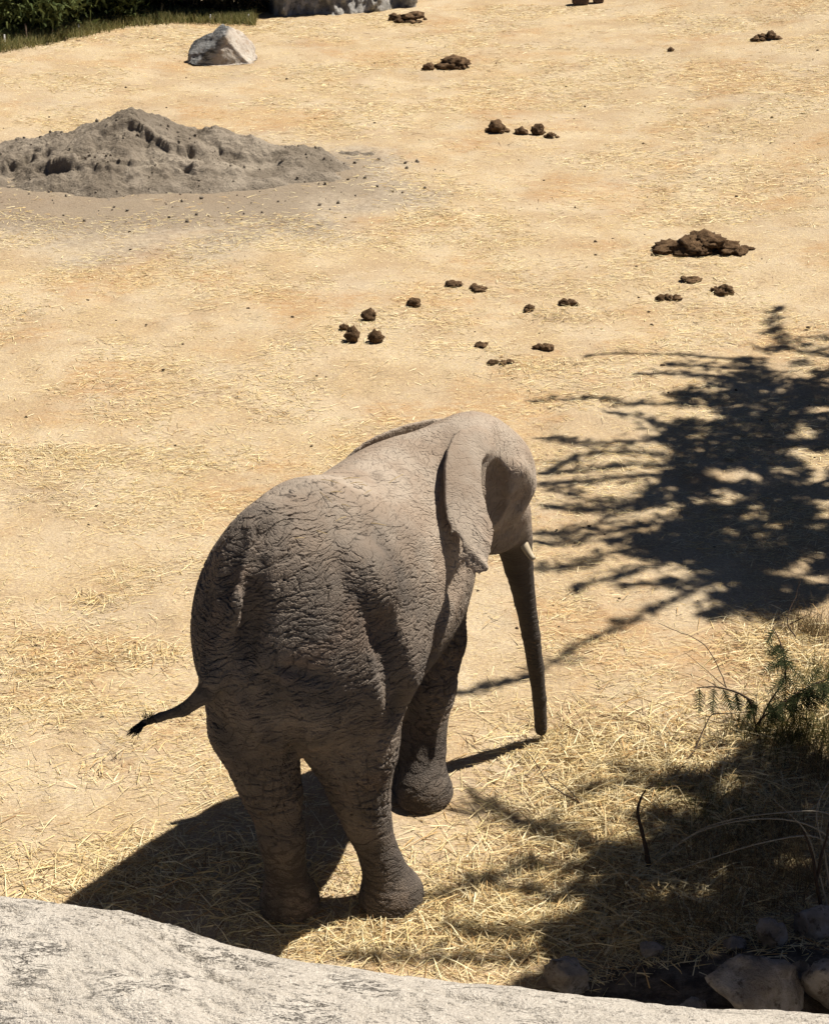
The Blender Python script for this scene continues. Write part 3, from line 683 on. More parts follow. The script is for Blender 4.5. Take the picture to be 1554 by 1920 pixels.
dung_pile(907, 648, .17, .08, .05, 4, 'low dung scrap with straw to one side', 40)
dung_pile(1015, 655, .13, .08, .05, 4, 'small dark dung scrap near the thin shadow', 41)
dung_pile(936, 247, .34, .16, .12, 9, 'lumpy dung pile at the end of a row of dung', 42)
dung_ball(976, 251, .17, 'pale lumpy dung ball second in the row', 6, .6, .1)
dung_ball(1008, 252, .17, 'round tall dung ball third in the row', 7, .95, .0)
dung_pile(1034, 258, .24, .10, .08, 5, 'flat dung scrap ending the row', 43)
dung_pile(852, 126, .50, .28, .22, 12, 'heaped dung pile with a separate ball beside it', 44)
dung_ball(803, 131, .18, 'lone dung ball beside a heaped pile', 8, .7, .0)
dung_pile(772, 40, .62, .34, .22, 14, 'long dung heap far back near the pale blocks', 45)
dung_ball(738, 38, .17, 'round dung ball at the end of the far heap', 9, .8, .0)
dung_pile(1438, 74, .42, .30, .16, 11, 'scattered dung pile on the rising slope', 46)
dung_ball(1257, 96, .09, 'tiny dung lump alone on the far slope', 10, .8, .2)

# =====================================================================  FAR EDGE : ROCK FACE, SCRUB, STAKES
P0, P1 = g_at(470, 46), g_at(720, 24)
nx, nz = 150, 90; U, W = np.meshgrid(np.linspace(-.12, 1.25, nx), np.linspace(0, 1, nz), indexing='ij')
bx = P0[0]+(P1[0]-P0[0])*U; by = P0[1]+.1+(P1[1]-P0[1])*U+W*.9
cave = np.exp(-((U-.0)/.14)**2)*ss(.75, .35, W)
by = by+1.6*cave+.35*fbm(bx*.9, W*2.2, 1.7, 5, .6)+.22*np.abs(fbm(bx*2.3, W*5, 6.7, 4, .6))
bz = W*3.4-.3+.1*noise3(bx*2, W*4, 2.2)
idx = np.arange(U.size).reshape(U.shape); WF = np.stack([idx[:-1, :-1], idx[1:, :-1], idx[1:, 1:], idx[:-1, 1:]], -1).reshape(-1, 4)
M_face = rockmat('pale_rock_face', (.36, .345, .32), (.58, .56, .53), (.13, .125, .12), (1, 1, 1.3), 5.5, .85)
o = mesh('rock_face', np.stack([bx, by, bz], -1).reshape(-1, 3), WF, M_face, loc=(P0[0], P0[1], 0)); tag(o, 'pale grey rugged rock face with a dark hollow behind the sand', 'rock face')
M_block = rockmat('pale_block', (.60, .58, .55), (.72, .70, .66), (.35, .33, .3), (1, 1, 1), 3, .4)
for (px, py, sx, sz, sd, lab) in ((716, 14, .16, .45, 51, 'narrow pale stone block beside the wooden post'), (760, 12, .30, .40, 52, 'wide pale stone block right of the rock face')):
    stone('stone_block', g_at(px, py)+np.array([0, .3, 0]), (sx, .25, sz), sd, M_block, lab, 'pale stone blocks', rough=.12, pts=[((1, 0, 0), .7), ((-1, 0, 0), .7), ((0, -1, 0), .6), ((0, 0, 1), .8)])
m = NT('weathered_wood', .85, .15); q = m.coord(); m.color(m.mix(m.ramp(m.noise(m.map(q, scale=(6, 6, .6)), 5, 4), .4, .65), (.09, .06, .04), (.22, .16, .10))); M_wood = m.m
P = g_at(699, 17); V, F = tube([P-[0, 0, .1], P+[0, 0, .5], P+[.01, 0, 1.3]], [.055, .05, .05], 10); o = mesh('wooden_post', V, F, M_wood, loc=P); tag(o, 'dark upright wooden post in front of the rock face', 'post')
for i, (px, py, hpx) in enumerate(((10, 84, 14), (53, 80, 26), (100, 70, 14), (148, 62, 13), (202, 46, 14), (267, 36, 14), (317, 35, 9), (346, 36, 10), (383, 39, 8), (395, 41, 11), (402, 42, 10), (434, 42, 12), (467, 43, 13))):
    P = g_at(px, py); h = hpx/104*1.15; V, F = tube([P-[0, 0, .05], P+[.01*rng.normal(), 0, h]], [.014, .012], 6)
    o = mesh('fence_stake', V, F, M_wood if i % 3 else M_block, loc=P)
    tag(o, 'short thin dark stake at the grass edge' if i % 3 else 'short thin pale stake at the grass edge', 'stake', 'dark stakes along the grass edge' if i % 3 else 'pale stakes along the grass edge')

M_leaf = mat_attr('leaves', .85, .08, trans=.25)
M_bark = rockmat('bark', (.10, .075, .055), (.16, .125, .09), (.05, .04, .03), (1, 1, .3), 9, .6)
def leafcloud(C, R, n, size, colA, colB, seed, clumps=40, droop=0.0):
    """leaf-sized faces gathered in clumps through a crown's volume"""
    r_ = np.random.default_rng(seed); d = r_.normal(size=(clumps, 3)); d /= np.linalg.norm(d, axis=1)[:, None]; cc = C+d*(r_.random((clumps, 1))**.4)*R
    k = r_.integers(0, clumps, n); Pp = cc[k]+r_.normal(size=(n, 3))*np.array(R)*.17
    D = r_.normal(size=(n, 3)); D[:, 2] -= droop; D /= np.linalg.norm(D, axis=1)[:, None]; N = r_.normal(size=(n, 3)); L = size*(.6+.8*r_.random(n))
    V, F = blades(Pp, D, L, L*.42, L*.15, 2, N)
    t = np.clip(r_.random(n)*.6+.4*r_.random(clumps)[k], 0, 1)[:, None]; c = np.array(colA)*(1-t)+np.array(colB)*t
    return V, F, np.repeat(c, 6, 0)
def shrub(px, py, back, R, zc, n, cols, lab, seed, name='shrub', group='scrub behind the grass edge'):
    P = g_at(px, py)+np.array([0, back, 0]); P[2] = float(gz(P[0], P[1])); e = empty(name, P); tag(e, lab, 'shrub', group)
    V, F, c = leafcloud(np.array([0, 0, zc]), np.array(R), n, .12, *cols, seed, 60, .3); V[:, 2] = np.maximum(V[:, 2], .02)
    mesh('crown', V, F, M_leaf, parent=e, smooth=False, cols={'col': c})
    r_ = np.random.default_rng(seed); tr = []
    for i in range(5): a = r_.random()*6.28; tr.append(tube(curve([(0, 0, -.05), (.2*math.cos(a), .2*math.sin(a), zc*.5), (R[0]*.6*math.cos(a), R[1]*.6*math.sin(a), zc*1.2)], 4), np.linspace(.04, .012, 9), 6, False))
    mesh('trunk', *join(tr), M_bark, parent=e)
G1 = ((.035, .052, .018), (.16, .185, .06)); G2 = ((.05, .075, .025), (.24, .27, .09)); G3 = ((.04, .035, .02), (.11, .09, .05))
shrub(-10, 82, 1.0, (1.1, .8, .9), .8, 9000, G2, 'bright green leafy bush nearest the stakes at the grass edge', 61)
shrub(70, 62, 1.0, (1.0, .9, 1.3), 1.1, 8000, G1, 'dense dark green bush behind the grass strip', 62)
shrub(165, 50, 1.0, (.9, .8, 1.2), 1.0, 7000, G1, 'dark bush with small leaves in the middle of the scrub', 63)
shrub(255, 36, 1.0, (.9, .8, 1.2), 1.0, 7000, G2, 'mid green bush right of the darkest scrub', 64)
shrub(345, 28, .4, (.9, .8, 1.1), .9, 5000, G3, 'brownish thin bush in shade left of the rock hollow', 65)
shrub(430, 30, .4, (.7, .7, 1.0), .8, 3500, G3, 'dry bare-looking bush in front of the rock hollow', 66)
shrub(20, 35, 2.0, (2.2, 1.2, 1.9), 1.9, 12000, G1, 'tall dark tree-like bush rising behind the scrub', 67)
shrub(250, 22, 2.2, (2.4, 1.2, 1.9), 1.9, 12000, G1, 'wide dark bush filling the back of the scrub', 68)
# green edge grass
gp = []
poly = np.array([(-60, 110), (60, 88), (150, 70), (240, 50), (330, 42), (420, 44), (480, 46)], float)
n = 15000; t = rng.random(n)*(len(poly)-1); i = t.astype(int); f_ = (t-i)[:, None]; base = poly[i]*(1-f_)+poly[i+1]*f_
base[:, 1] += np.where(base[:, 0] < 260, rng.random(n)**1.2*-46, rng.random(n)**1.2*-22)+rng.normal(size=n)*2
Pg = np.array([at(*b) for b in base])
for _ in range(6):
    zz = gz(Pg[:, 0], Pg[:, 1]); Pg = np.array([at(b[0], b[1], z) for b, z in zip(base, zz)])
D = rng.normal(size=(n, 3))*.35; D[:, 2] = 1; D /= np.linalg.norm(D, axis=1)[:, None]; L = .08+.16*rng.random(n)
V, F = blades(Pg, D, L, np.full(n, .012), L*.25, 2, rng.normal(size=(n, 3)))
t = rng.random((n, 1)); c = np.array((.16, .19, .06))*(1-t)+np.array((.50, .43, .19))*t
M_grass = mat_attr('grass_blades', .7, .2, trans=.3)
o = mesh('edge_grass', V, F, M_grass, cols={'col': np.repeat(c, 6, 0)}); tag(o, 'strip of short green and brown grass below the scrub', 'grass', kind='stuff')

# =====================================================================  STRAW
M_straw = mat_attr('straw', .75, .25, trans=.12)
def straw_cols(n, r_, dark=0.0):
    pal = np.array([(1.0, .82, .47), (.90, .68, .33), (1.1, .96, .62), (.66, .43, .19), (.36, .22, .10), (.84, .70, .36)]); pw = np.array([.30, .25, .20, .12, .05+dark, .08]); pw /= pw.sum()
    return pal[r_.choice(len(pal), n, p=pw)]*(.8+.35*r_.random((n, 1)))
def straw_field(n, ylo, yhi, Lr, Wr, clump, thr, seed, tilt=.12):
    r_ = np.random.default_rng(seed); out = np.zeros((0, 2))
    while len(out) < n:
        y = ylo+(yhi-ylo)*r_.random(n*2); xm = .235*(y*math.cos(CP)+CH*math.sin(CP))+.5; x = (r_.random(n*2)*2-1)*xm
        keep = r_.random(n*2) < xm/xm.max()
        dn = fbm(x*clump, y*clump, seed*1.3, 4, .6); keep &= r_.random(n*2) < ss(thr-.25, thr+.35, dn)+.10
        pile = np.exp(-(((x-hc[0]-.3)/3.0)**2+((y-hc[1]+.4)/2.2)**2)**2); keep &= r_.random(n*2) > pile*.97
        keep &= ((x-1.75)/1.1)**2+((y-6.75)/.5)**2 > .8
        out = np.concatenate([out, np.stack([x, y], 1)[keep]])
    x, y = out[:n].T; a = r_.random(n)*2*math.pi; a = np.where(r_.random(n) < .55, r_.normal(size=n)*.55+math.pi*(r_.random(n) < .5), a)
    el = np.abs(r_.normal(size=n))*tilt; D = np.stack([np.cos(a)*np.cos(el), np.sin(a)*np.cos(el), np.sin(el)], 1)
    L = Lr[0]+(Lr[1]-Lr[0])*r_.random(n)**2.2; W = Wr[0]+(Wr[1]-Wr[0])*r_.random(n)
    Pp = np.stack([x, y, gz(x, y)+.003+.010*r_.random(n)**2], 1)
    N = np.stack([r_.normal(size=n)*.5, r_.normal(size=n)*.5, np.ones(n)], 1)
    V, F = blades(Pp, D, L, W, L*np.sin(el)*.8, 2, N); return V, F, np.repeat(straw_cols(n, r_), 6, 0)
fs = [straw_field(21000, 6.6, 9.6, (.012, .14), (.002, .0055), 1.1, .06, 81), straw_field(27000, 9.4, 13.5, (.015, .14), (.0025, .006), .9, .08, 82),
      straw_field(36000, 13, 20, (.02, .13), (.0035, .008), .7, .05, 83), straw_field(44000, 19.5, 33, (.03, .16), (.006, .011), .5, .02, 84)]
V, F = join([(v, f) for v, f, c in fs]); c = np.concatenate([c for v, f, c in fs])
o = mesh('straw_litter', V, F, M_straw, smooth=False, cols={'col': c}); tag(o, 'loose pale straw stalks trampled across the sand', 'straw', kind='stuff')
def straw_mound(spots, seed, name, lab, L=(.06, .28), tiltv=.45, dark=0.0, green=0.0):
    r_ = np.random.default_rng(seed); PV = []; PF = []; PC = []
    for (px, py, wx_, wy_, n, hh) in spots:
        c0 = g_at(px, py); q = r_.normal(size=(n, 2))*.5; x = c0[0]+q[:, 0]*wx_; y = c0[1]+q[:, 1]*wy_
        z = gz(x, y)+.004+hh*np.exp(-(q**2).sum(1)*1.5)*r_.random(n); a = r_.random(n)*6.283; el = r_.normal(size=n)*tiltv*.6+tiltv*.25
        D = np.stack([np.cos(a)*np.cos(el), np.sin(a)*np.cos(el), np.sin(np.abs(el))], 1); l = L[0]+(L[1]-L[0])*r_.random(n)**1.8
        V, F = blades(np.stack([x, y, z], 1), D, l, .003+.005*r_.random(n), l*np.sin(np.abs(el))*.9, 2, np.stack([r_.normal(size=n), r_.normal(size=n), np.ones(n)], 1))
        c = straw_cols(n, r_, dark); g = r_.random((n, 1)) < green; c = np.where(g, np.array((.10, .12, .03))*(.6+.8*r_.random((n, 1))), c)
        PV.append(V); PF.append(F); PC.append(np.repeat(c, 6, 0))
    V, F = join(list(zip(PV, PF))); o = mesh(name, V, F, M_straw, smooth=False, cols={'col': np.concatenate(PC)}); tag(o, lab, 'straw', kind='stuff'); return o
straw_mound([(1250, 1440, .9, .8, 2600, .05), (1380, 1480, .9, .7, 2600, .06), (1150, 1520, .7, .6, 1500, .04), (1130, 1600, .8, .5, 1800, .04), (1000, 1740, .8, .35, 1500, .04), (870, 1700, .6, .35, 900, .03),
             (1480, 1230, .5, .5, 1500, .06), (1530, 1330, .4, .5, 1200, .06), (1080, 1420, .5, .5, 900, .03), (1250, 1680, .9, .5, 2000, .06), (1180, 1740, .8, .3, 1300, .05), (700, 1770, .8, .2, 900, .03), (430, 1640, 1.1, .5, 1200, .02), (250, 1660, .8, .4, 700, .02)], 91, 'straw_bed', 'thick bed of brown and yellow straw around the shaded scrub', dark=.06)
straw_mound([(1065, 592, .55, .35, 420, .06), (1010, 690, .5, .25, 200, .03), (690, 610, .4, .5, 120, .01), (1300, 545, .8, .5, 350, .02), (1000, 1400, .4, .3, 200, .02), (250, 1235, .35, .2, 260, .03), (180, 1130, .2, .15, 120, .02), (200, 1440, .4, .3, 200, .02), (60, 1250, .4, .5, 350, .03)], 92, 'straw_tangles', 'small tangles of yellow straw on the open sand', L=(.04, .16))
# straws fallen on the animal's back
r_ = np.random.default_rng(5); sp = []
for (x, y) in ((612, 935), (630, 925), (668, 908), (680, 912), (655, 900), (640, 975), (705, 985), (620, 905), (600, 1000), (690, 925), (560, 1012), (648, 950), (742, 900)):
    Pq = fld.surf(x, y)+np.array([0, -.012, .012]); a = r_.random()*6.28; d = nrm(np.array([math.cos(a), math.sin(a)*.4, .15*math.sin(a)])); e_ = .02+.03*r_.random()
    sp.append(tube([Pq-d*e_, Pq+[0, 0, .004], Pq+d*e_], [.0018, .0022, .0015], 4))
V, F = join(sp); o = mesh('straw_bits', V, F, M_straw, smooth=False, cols={'col': np.tile((.62, .47, .25), (len(V), 1))}); tag(o, 'few bits of straw lying on the elephant back', 'straw', kind='stuff')

# =====================================================================  SCRUB AT THE FOOT OF THE ROCK
def grass_tuft(px, py, n, h, spread, cA, cB, lab, seed, name='grass_tuft', wdt=.004, group=None, cat='grass', lean=(0, 0)):
    P = g_at(px, py); r_ = np.random.default_rng(seed); a = r_.random(n)*6.283; e = np.abs(r_.normal(size=n))*.45
    D = np.stack([np.cos(a)*np.sin(e)+lean[0], np.sin(a)*np.sin(e)+lean[1], np.cos(e)], 1); D /= np.linalg.norm(D, axis=1)[:, None]; L = h*(.45+.75*r_.random(n))
    Pp = np.stack([r_.normal(size=n)*spread, r_.normal(size=n)*spread, np.zeros(n)], 1); Pp[:, 2] = gz(P[0]+Pp[:, 0], P[1]+Pp[:, 1])-P[2]-.01
    V, F = blades(Pp, D, L, np.full(n, wdt), L*(.2+.5*r_.random(n)), 4, r_.normal(size=(n, 3))); t = r_.random((n, 1)); c = np.array(cA)*(1-t)+np.array(cB)*t
    o = mesh(name, V+P, F, M_grass, loc=P, smooth=False, cols={'col': np.repeat(c, 10, 0)}); tag(o, lab, cat, group); return o
GR = ((.07, .08, .02), (.26, .23, .08)); DR = ((.16, .11, .055), (.42, .32, .17))
grass_tuft(1520, 1390, 900, .30, .16, *GR, 'green grass clump growing beneath the feathery seedling', 101, group='green grass clumps')
grass_tuft(1450, 1370, 600, .24, .15, *GR, 'thin yellowish-green grass around the seedling stem', 102, group='green grass clumps')
grass_tuft(1560, 1300, 700, .30, .14, *GR, 'tall green grass behind the seedling', 103, group='green grass clumps')
grass_tuft(1340, 1520, 420, .22, .16, *GR, 'sparse green grass in the dark straw bed', 104, group='green grass clumps')
grass_tuft(1012, 1632, 40, .10, .012, *GR, 'tiny dark green sprout alone in trampled straw', 105, group='green grass clumps')
for i, (px, py, n, h, lab) in enumerate(((1530, 1190, 420, .26, 'dry straw-coloured grass clump beyond the seedling'), (1545, 1450, 420, .30, 'olive dry grass clump below the green grass'), (1460, 1560, 380, .28, 'dry grass clump under the arching stems'), (1370, 1610, 300, .26, 'matted dry grass clump between stump and arching stems'), (1240, 1740, 160, .28, 'dry grass tuft above the small flat stone'), (1330, 1730, 220, .32, 'dry brown grass tuft on the bank crest'), (1420, 1690, 220, .34, 'dry grass tuft with pale tips deep in shade'), (1150, 1690, 150, .22, 'short dry grass tuft amid dark straw'), (1500, 1650, 240, .40, 'tall dry grass tuft near the arching stems'), (1290, 1630, 180, .26, 'dry grass tuft beside the dead stump'))):
    grass_tuft(px, py, n, h, .10, *DR, lab, 110+i, group='dry grass tufts')
m = NT('dry_twig', .85, .15); m.color((.075, .05, .035)); M_twig = m.m
m = NT('pale_stem', .7, .2); m.color((.42, .37, .28)); M_pale = m.m
# long arching stems
e = empty('arching_grass', g_at(1590, 1620)); tag(e, 'long pale grass stems arching over the shaded straw', 'grass')
eo = np.array(e.location)
for pts in ([(1590, 1620, 0), (1560, 1530, .22), (1450, 1525, .30), (1340, 1545, .24), (1270, 1580, .12)], [(1590, 1625, 0), (1530, 1570, .2), (1430, 1580, .25), (1300, 1620, .14), (1190, 1660, .05)], [(1600, 1640, 0), (1540, 1560, .25), (1440, 1535, .33), (1310, 1560, .26), (1200, 1640, .1)], [(1560, 1700, 0), (1545, 1600, .3), (1530, 1520, .45), (1560, 1450, .5)], [(1550, 1700, 0), (1535, 1640, .2), (1510, 1560, .4), (1450, 1500, .5)]):
    c_ = curve([at(x, y, z) for x, y, z in pts], 8); mesh('stem', *tube(c_-eo, np.linspace(.006, .0018, len(c_)), 5), M_pale, parent=e)
def twig(polys, lab, r0=.006, mat=None, name='dry_twig', cat='twig', group='bare twigs'):
    P = at(*polys[0][0]); P[2] = float(gz(P[0], P[1])); e = tube
    parts = []
    for pl in polys:
        c_ = curve([at(x, y, z) for x, y, z in pl], 6); c_ = c_+.006*np.stack([noise3(c_[:, 0]*20, c_[:, 1]*20, k*5.1) for k in range(3)], 1); parts.append(tube(c_, np.linspace(r0, r0*.35, len(c_)), 6))
        r0 *= .75
    V, F = join(parts); o = mesh(name, V, F, mat or M_twig, loc=P); tag(o, lab, cat, group); return o
twig([[(1361, 1290, .03), (1345, 1250, .10), (1315, 1205, .18), (1260, 1180, .24), (1232, 1168, .27)], [(1361, 1290, .03), (1330, 1262, .08), (1282, 1222, .14)]], 'thin forked bare twig standing in open sand beyond the seedling', .004)
twig([[(1110, 1515, .01), (1070, 1495, .05), (1030, 1470, .09), (1000, 1425, .14), (985, 1408, .17)], [(1090, 1506, .03), (1055, 1470, .09), (1026, 1455, .12)]], 'thin crooked twig leaning towards the elephant trunk', .005)
twig([[(1240, 1480, .01), (1275, 1440, .05), (1310, 1400, .10), (1340, 1384, .12)], [(1300, 1412, .08), (1330, 1345, .2), (1365, 1338, .25), (1400, 1335, .28)]], 'arched dark twig reaching towards the seedling', .006)
twig([[(1218, 1635, 0), (1210, 1590, .10), (1203, 1555, .18), (1200, 1545, .21)], [(1206, 1570, .15), (1195, 1520, .26), (1210, 1480, .34)]], 'dark dead stump with a bare twig in the straw', .016)
twig([[(1545, 1730, 0), (1532, 1660, .18), (1520, 1600, .32), (1505, 1560, .42)], [(1530, 1650, .2), (1545, 1580, .36), (1554, 1540, .45)]], 'grey bare stem rising from the soil bank', .012)
twig([[(1490, 1195, .02), (1475, 1160, .10), (1490, 1120, .20), (1500, 1085, .30)], [(1480, 1170, .07), (1520, 1150, .15)]], 'upright bare twig beside the tall green grass', .005)
# feathery seedling
e = empty('seedling', g_at(1425, 1412)); tag(e, 'feathery-leaved seedling with dark stems in the green grass', 'plant')
eo = np.array(e.location); tr = []
stems = {'a': [(1425, 1412, 0), (1416, 1365, .12), (1411, 1330, .22), (1405, 1312, .28)], 'b': [(1425, 1412, 0), (1422, 1365, .12), (1440, 1320, .25), (1470, 1270, .38), (1465, 1215, .50), (1448, 1175, .58)], 'c': [(1425, 1412, 0), (1418, 1360, .13), (1450, 1330, .24), (1510, 1290, .36), (1560, 1270, .42)], 'd': [(1405, 1312, .28), (1380, 1298, .31), (1340, 1288, .33), (1305, 1290, .33)]}
for k, pl in stems.items(): c_ = curve([at(*p) for p in pl], 6)-eo; tr.append(tube(c_, np.linspace(.007, .003, len(c_)), 6))
mesh('stem', *join(tr), M_twig, parent=e)
fr = [((1310, 1290, .33), (1312, 1335, .24)), ((1338, 1289, .33), (1335, 1335, .23)), ((1355, 1292, .33), (1372, 1330, .24)), ((1378, 1298, .31), (1385, 1332, .22)), ((1400, 1308, .28), (1412, 1330, .22)), ((1440, 1320, .25), (1455, 1345, .17)), ((1470, 1270, .38), (1440, 1300, .34)), ((1472, 1262, .40), (1470, 1310, .28)), ((1468, 1240, .45), (1438, 1258, .44)), ((1468, 1235, .46), (1505, 1275, .40)), ((1462, 1212, .50), (1434, 1222, .52)), ((1462, 1208, .51), (1482, 1250, .45)), ((1450, 1180, .57), (1437, 1205, .54)), ((1510, 1290, .36), (1500, 1330, .27)), ((1520, 1287, .37), (1530, 1335, .27)), ((1540, 1278, .40), (1554, 1325, .30)), ((1490, 1300, .33), (1480, 1340, .24)), ((1510, 1288, .37), (1540, 1250, .44)), ((1550, 1274, .41), (1580, 1255, .46)), ((1420, 1320, .26), (1400, 1345, .2))]
for _ in range(26):
    k = rng.choice(['b', 'c', 'c']); pl = stems[k]; i_ = rng.integers(2, len(pl)-1); t = rng.random(); q0 = [pl[i_][j]*(1-t)+pl[i_+1][j]*t for j in range(3)]
    fr.append((tuple(q0), (q0[0]+rng.normal()*22, q0[1]+30+18*rng.random()-25*(rng.random() < .3), max(.05, q0[2]-.08+.05*rng.normal()))))
for a, b in fr:
    a, b = at(*a)-eo, at(*b)-eo; ax = b-a; L = np.linalg.norm(ax); ax /= L; sd = np.cross(ax, np.array([.2, -.8, .5])); sd /= np.linalg.norm(sd); n = 15
    t = np.linspace(.08, 1, n); Pp = np.concatenate([a+ax*(L*t)[:, None]]*2); D = np.concatenate([np.tile(sd*.85+ax*.5, (n, 1)), np.tile(-sd*.85+ax*.5, (n, 1))])+rng.normal(size=(2*n, 3))*.12; D /= np.linalg.norm(D, axis=1)[:, None]
    l = np.tile(.045*np.sin(np.pi*(.15+.8*t))**.6, 2)*(.85+.3*rng.random(2*n)); V, F = blades(Pp, D, l, np.full(2*n, .0065), l*.15, 2, np.tile(np.cross(ax, sd), (2*n, 1))+rng.normal(size=(2*n, 3))*.25)
    tv, tf = tube([a, b], [.002, .0012], 4, False)
    V2, F2 = join([(V, F), (tv, tf)]); cc = np.concatenate([np.repeat(np.array((.020, .030, .012))+rng.random((2*n, 1))*np.array((.035, .038, .014)), 6, 0), np.tile((.05, .04, .02), (len(tv), 1))])
    mesh('frond', V2, F2, M_leaf, parent=e, smooth=False, cols={'col': cc})

# =====================================================================  TREES BESIDE THE ENCLOSURE (they throw the leaf shade)
S_ = np.array(SUN)
def lift(px, py, h): g = at(px, py, 0.0); return g+S_*(h/S_[2])
def crown_strokes(strokes, per, size, seed):
    r_ = np.random.default_rng(seed); PP = []; DD = []; br = []
    for pl, w, h0, h1 in strokes:
        c_ = np.array([lift(x, y, h0+(h1-h0)*i/(len(pl)-1)) for i, (x, y) in enumerate(pl)]); c_ = curve(c_, 8); br.append(tube(c_, np.linspace(.010, .022, len(c_)), 5, False))
        seg = np.linalg.norm(np.diff(c_, axis=0), axis=1); cum = np.concatenate([[0], np.cumsum(seg)]); n = int(cum[-1]*per*max(w, .02)/.06)
        t = r_.random(n)*cum[-1]; q = np.stack([np.interp(t, cum, c_[:, k]) for k in range(3)], 1); tg = np.stack([np.interp(np.minimum(t+.1, cum[-1]), cum, c_[:, k]) for k in range(3)], 1)-np.stack([np.interp(np.maximum(t-.1, 0), cum, c_[:, k]) for k in range(3)], 1)
        tg /= np.linalg.norm(tg, axis=1)[:, None]+1e-9; tp = np.clip(t/cum[-1]*3+.35, 0, 1)[:, None]
        PP.append(q+r_.normal(size=(n, 3))*np.array([w, w, w*1.5])*.5*tp); d = -tg*.8+r_.normal(size=(n, 3))*.5; DD.append(d/np.linalg.norm(d, axis=1)[:, None])
    return np.concatenate(PP), np.concatenate(DD), br
def crown_mass(poly, n, h, seed, gap=.30):
    """leaves through a flat crown, ragged at the rim and broken by gaps between the boughs"""
    r_ = np.random.default_rng(seed); poly = [tuple(map(float, p)) for p in poly]; xs_, ys_ = zip(*poly); out = []; got = 0
    while got < n:
        x, y = r_.uniform(min(xs_)-60, max(xs_)+60, 4*n), r_.uniform(min(ys_)-40, max(ys_)+40, 4*n)
        sd = poly_sd(x, y, poly)+70*fbm(x/75, y/26, seed*1.7, 3, .6)
        g1 = fbm(x/95+y/300, y/30, seed*.37, 3, .55)
        k = (sd < 0) & (g1 < gap+.25*ss(-120, -20, sd)*0) & (r_.random(4*n) < ss(25, -25, sd)*.8+.2); out.append(np.stack([x[k], y[k]], 1)); got += int(k.sum())
    q = np.concatenate(out)[:n]; P = np.array([lift(a, b, h[0]+(h[1]-h[0])*r_.random()) for a, b in q]); D = r_.normal(size=P.shape); D[:, 2] *= .5; return P, D/np.linalg.norm(D, axis=1)[:, None]
def q3(pts): return [(940+x*.395, 560+y*.395) for x, y in pts]
T1 = [(q3(p), w*1.5, 5.3, 6.0) for p, w in (
    ([(1310, 50), (1270, 110), (1300, 170), (1340, 230), (1450, 265), (1560, 240)], .05), ([(380, 285), (560, 270), (900, 280), (1150, 305)], .02), ([(790, 322), (1000, 332), (1300, 360)], .08), ([(650, 370), (900, 372), (1200, 410)], .05),
    ([(780, 470), (960, 440), (1200, 450)], .06), ([(130, 490), (330, 488), (480, 485), (600, 510), (1000, 520)], .045), ([(480, 545), (640, 575), (800, 630), (1050, 640)], .07), ([(180, 655), (400, 690), (640, 680), (900, 650)], .055),
    ([(200, 835), (300, 770), (500, 730), (760, 740)], .055), ([(190, 830), (450, 805), (760, 785)], .045), ([(160, 885), (400, 872), (620, 850), (900, 810)], .055), ([(210, 900), (400, 960), (560, 972), (900, 950)], .07), ([(220, 990), (400, 1010), (620, 975)], .05),
    ([(150, 1125), (400, 1092), (560, 1010), (800, 950)], .055), ([(150, 1172), (400, 1130), (700, 1075)], .06), ([(170, 1300), (400, 1240), (740, 1150)], .065), ([(340, 1375), (560, 1310), (800, 1240), (1050, 1150)], .06),
    ([(-330, 1905), (0, 1815), (200, 1748), (400, 1630), (700, 1480), (900, 1380), (1150, 1240)], .045), ([(520, 1150), (760, 1170), (1000, 1120)], .10), ([(600, 1080), (800, 1060), (1000, 1060)], .10),
    ([(980, 1480), (1100, 1420), (1250, 1250)], .12), ([(1150, 1450), (1300, 1520), (1380, 1400)], .06), ([(560, 1370), (900, 1340), (1200, 1250)], .06))]
p1, d1, br1 = crown_strokes(T1, 75, .08, 201)
p2, d2 = crown_mass(q3([(1000, 330), (1300, 290), (1554, 250), (1950, 200), (2100, 700), (1950, 1250), (1560, 1370), (1300, 1360), (1080, 1470), (900, 1340), (680, 1180), (760, 950), (740, 800), (820, 640), (930, 450)]), 26000, (5.3, 6.8), 202)
LP = np.concatenate([p1, p2]); LD = np.concatenate([d1, d2]); n = len(LP); r_ = np.random.default_rng(203)
L = .055+.06*r_.random(n); V, F = blades(LP, LD, L, L*.45, L*.2, 2, r_.normal(size=(n, 3)))
t = r_.random((n, 1)); c = np.array((.02, .04, .01))*(1-t)+np.array((.07, .10, .03))*t
def tree(name, base, lab, V, F, c, br, forks, r0):
    e = empty(name, base); tag(e, lab, 'tree'); b = np.array(base, float)
    mesh('crown', V-b, F, M_leaf, parent=e, smooth=False, cols={'col': np.repeat(c, 6, 0)})
    mesh('branches', *join([(v-b, f) for v, f in br]), M_bark, parent=e)
    tr = []
    for pl, a_, z_ in forks: c_ = curve([np.array(p, float)-b for p in pl], 8); tr.append(tube(c_, np.linspace(a_, z_, len(c_)), 12))
    mesh('trunk', *join(tr), M_bark, parent=e)
ctr = LP[len(p1):].mean(0); base = (ctr[0]+1.6, ctr[1]+1.0, float(gz(ctr[0]+1.6, ctr[1]+1.0)))
bb = np.array(base)
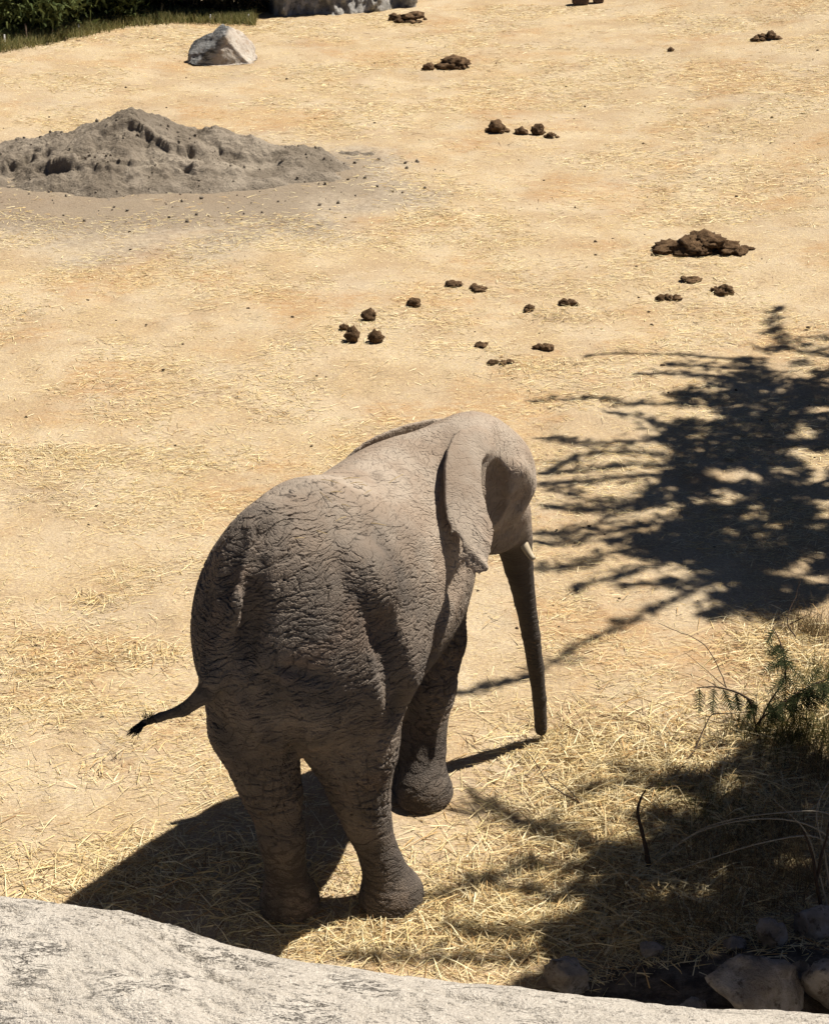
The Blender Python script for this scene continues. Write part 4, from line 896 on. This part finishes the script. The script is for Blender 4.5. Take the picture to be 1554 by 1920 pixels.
tree('acacia_tree', base, 'flat-crowned feathery tree beside the enclosure throwing streaky shade', V, F, c, br1,
     [([bb-[0, 0, .1], bb+[-.1, 0, 2.2], bb+[-.3, -.1, 4.2], ctr+[.6, .2, .1]], .17, .07)]+[([bb+[-.25, -.05, 3.6], (bb+q_)/2+[0, 0, 1.6], q_], .07, .02) for q_ in (ctr+[-.9, .8, 0], ctr+[-.9, -.8, -.1], ctr+[.2, 1.3, .1], ctr+[.3, -1.3, 0], ctr+[-1.2, .0, -.1])], .17)
T2 = [([(x, y) for x, y in p], w*1.2, 4.5, 5.0) for p, w in (
    ([(850, 1515), (950, 1530), (1080, 1575), (1260, 1640)], .09), ([(880, 1480), (1000, 1560), (1120, 1600)], .05), ([(905, 1660), (980, 1625), (1120, 1640)], .08), ([(790, 1690), (900, 1660), (1050, 1690)], .07), ([(830, 1740), (960, 1760), (1120, 1740)], .06), ([(620, 1790), (800, 1800), (1000, 1800)], .05),
    ([(1060, 1500), (1150, 1480), (1300, 1500)], .06), ([(1150, 1450), (1230, 1480), (1350, 1520)], .08), ([(1320, 1420), (1400, 1440), (1500, 1460)], .05), ([(860, 1300), (960, 1275), (1010, 1262)], .02))]
p3, d3, br2 = crown_strokes(T2, 75, .08, 211)
p4, d4 = crown_mass([(1240, 1520), (1330, 1470), (1450, 1440), (1600, 1400), (1900, 1400), (1950, 2050), (1500, 2060), (960, 1930), (930, 1850), (1030, 1760), (1110, 1650)], 36000, (4.3, 5.4), 212, .62)
LP = np.concatenate([p3, p4]); LD = np.concatenate([d3, d4]); n = len(LP)
L = .05+.05*r_.random(n); V, F = blades(LP, LD, L, L*.45, L*.2, 2, r_.normal(size=(n, 3))); t = r_.random((n, 1)); c = np.array((.02, .04, .01))*(1-t)+np.array((.07, .10, .03))*t
ctr = p4.mean(0); bb = np.array([ctr[0]+.9, ctr[1]+.3, 0.]); bb[2] = float(gz(bb[0], bb[1]))
tree('small_tree', tuple(bb), 'low leafy tree shading the stones and straw at the rock foot', V, F, c, br2,
     [([bb-[0, 0, .1], bb+[-.05, 0, 1.8], bb+[-.3, 0, 3.2], ctr+[.2, 0, .1]], .11, .045)]+[([bb+[-.2, 0, 2.8], (bb+q_)/2+[0, 0, 1.6], q_], .045, .015) for q_ in (ctr+[-.7, .5, 0], ctr+[-.7, -.4, 0], ctr+[.3, .7, .1], ctr+[.4, -.6, 0])], .11)
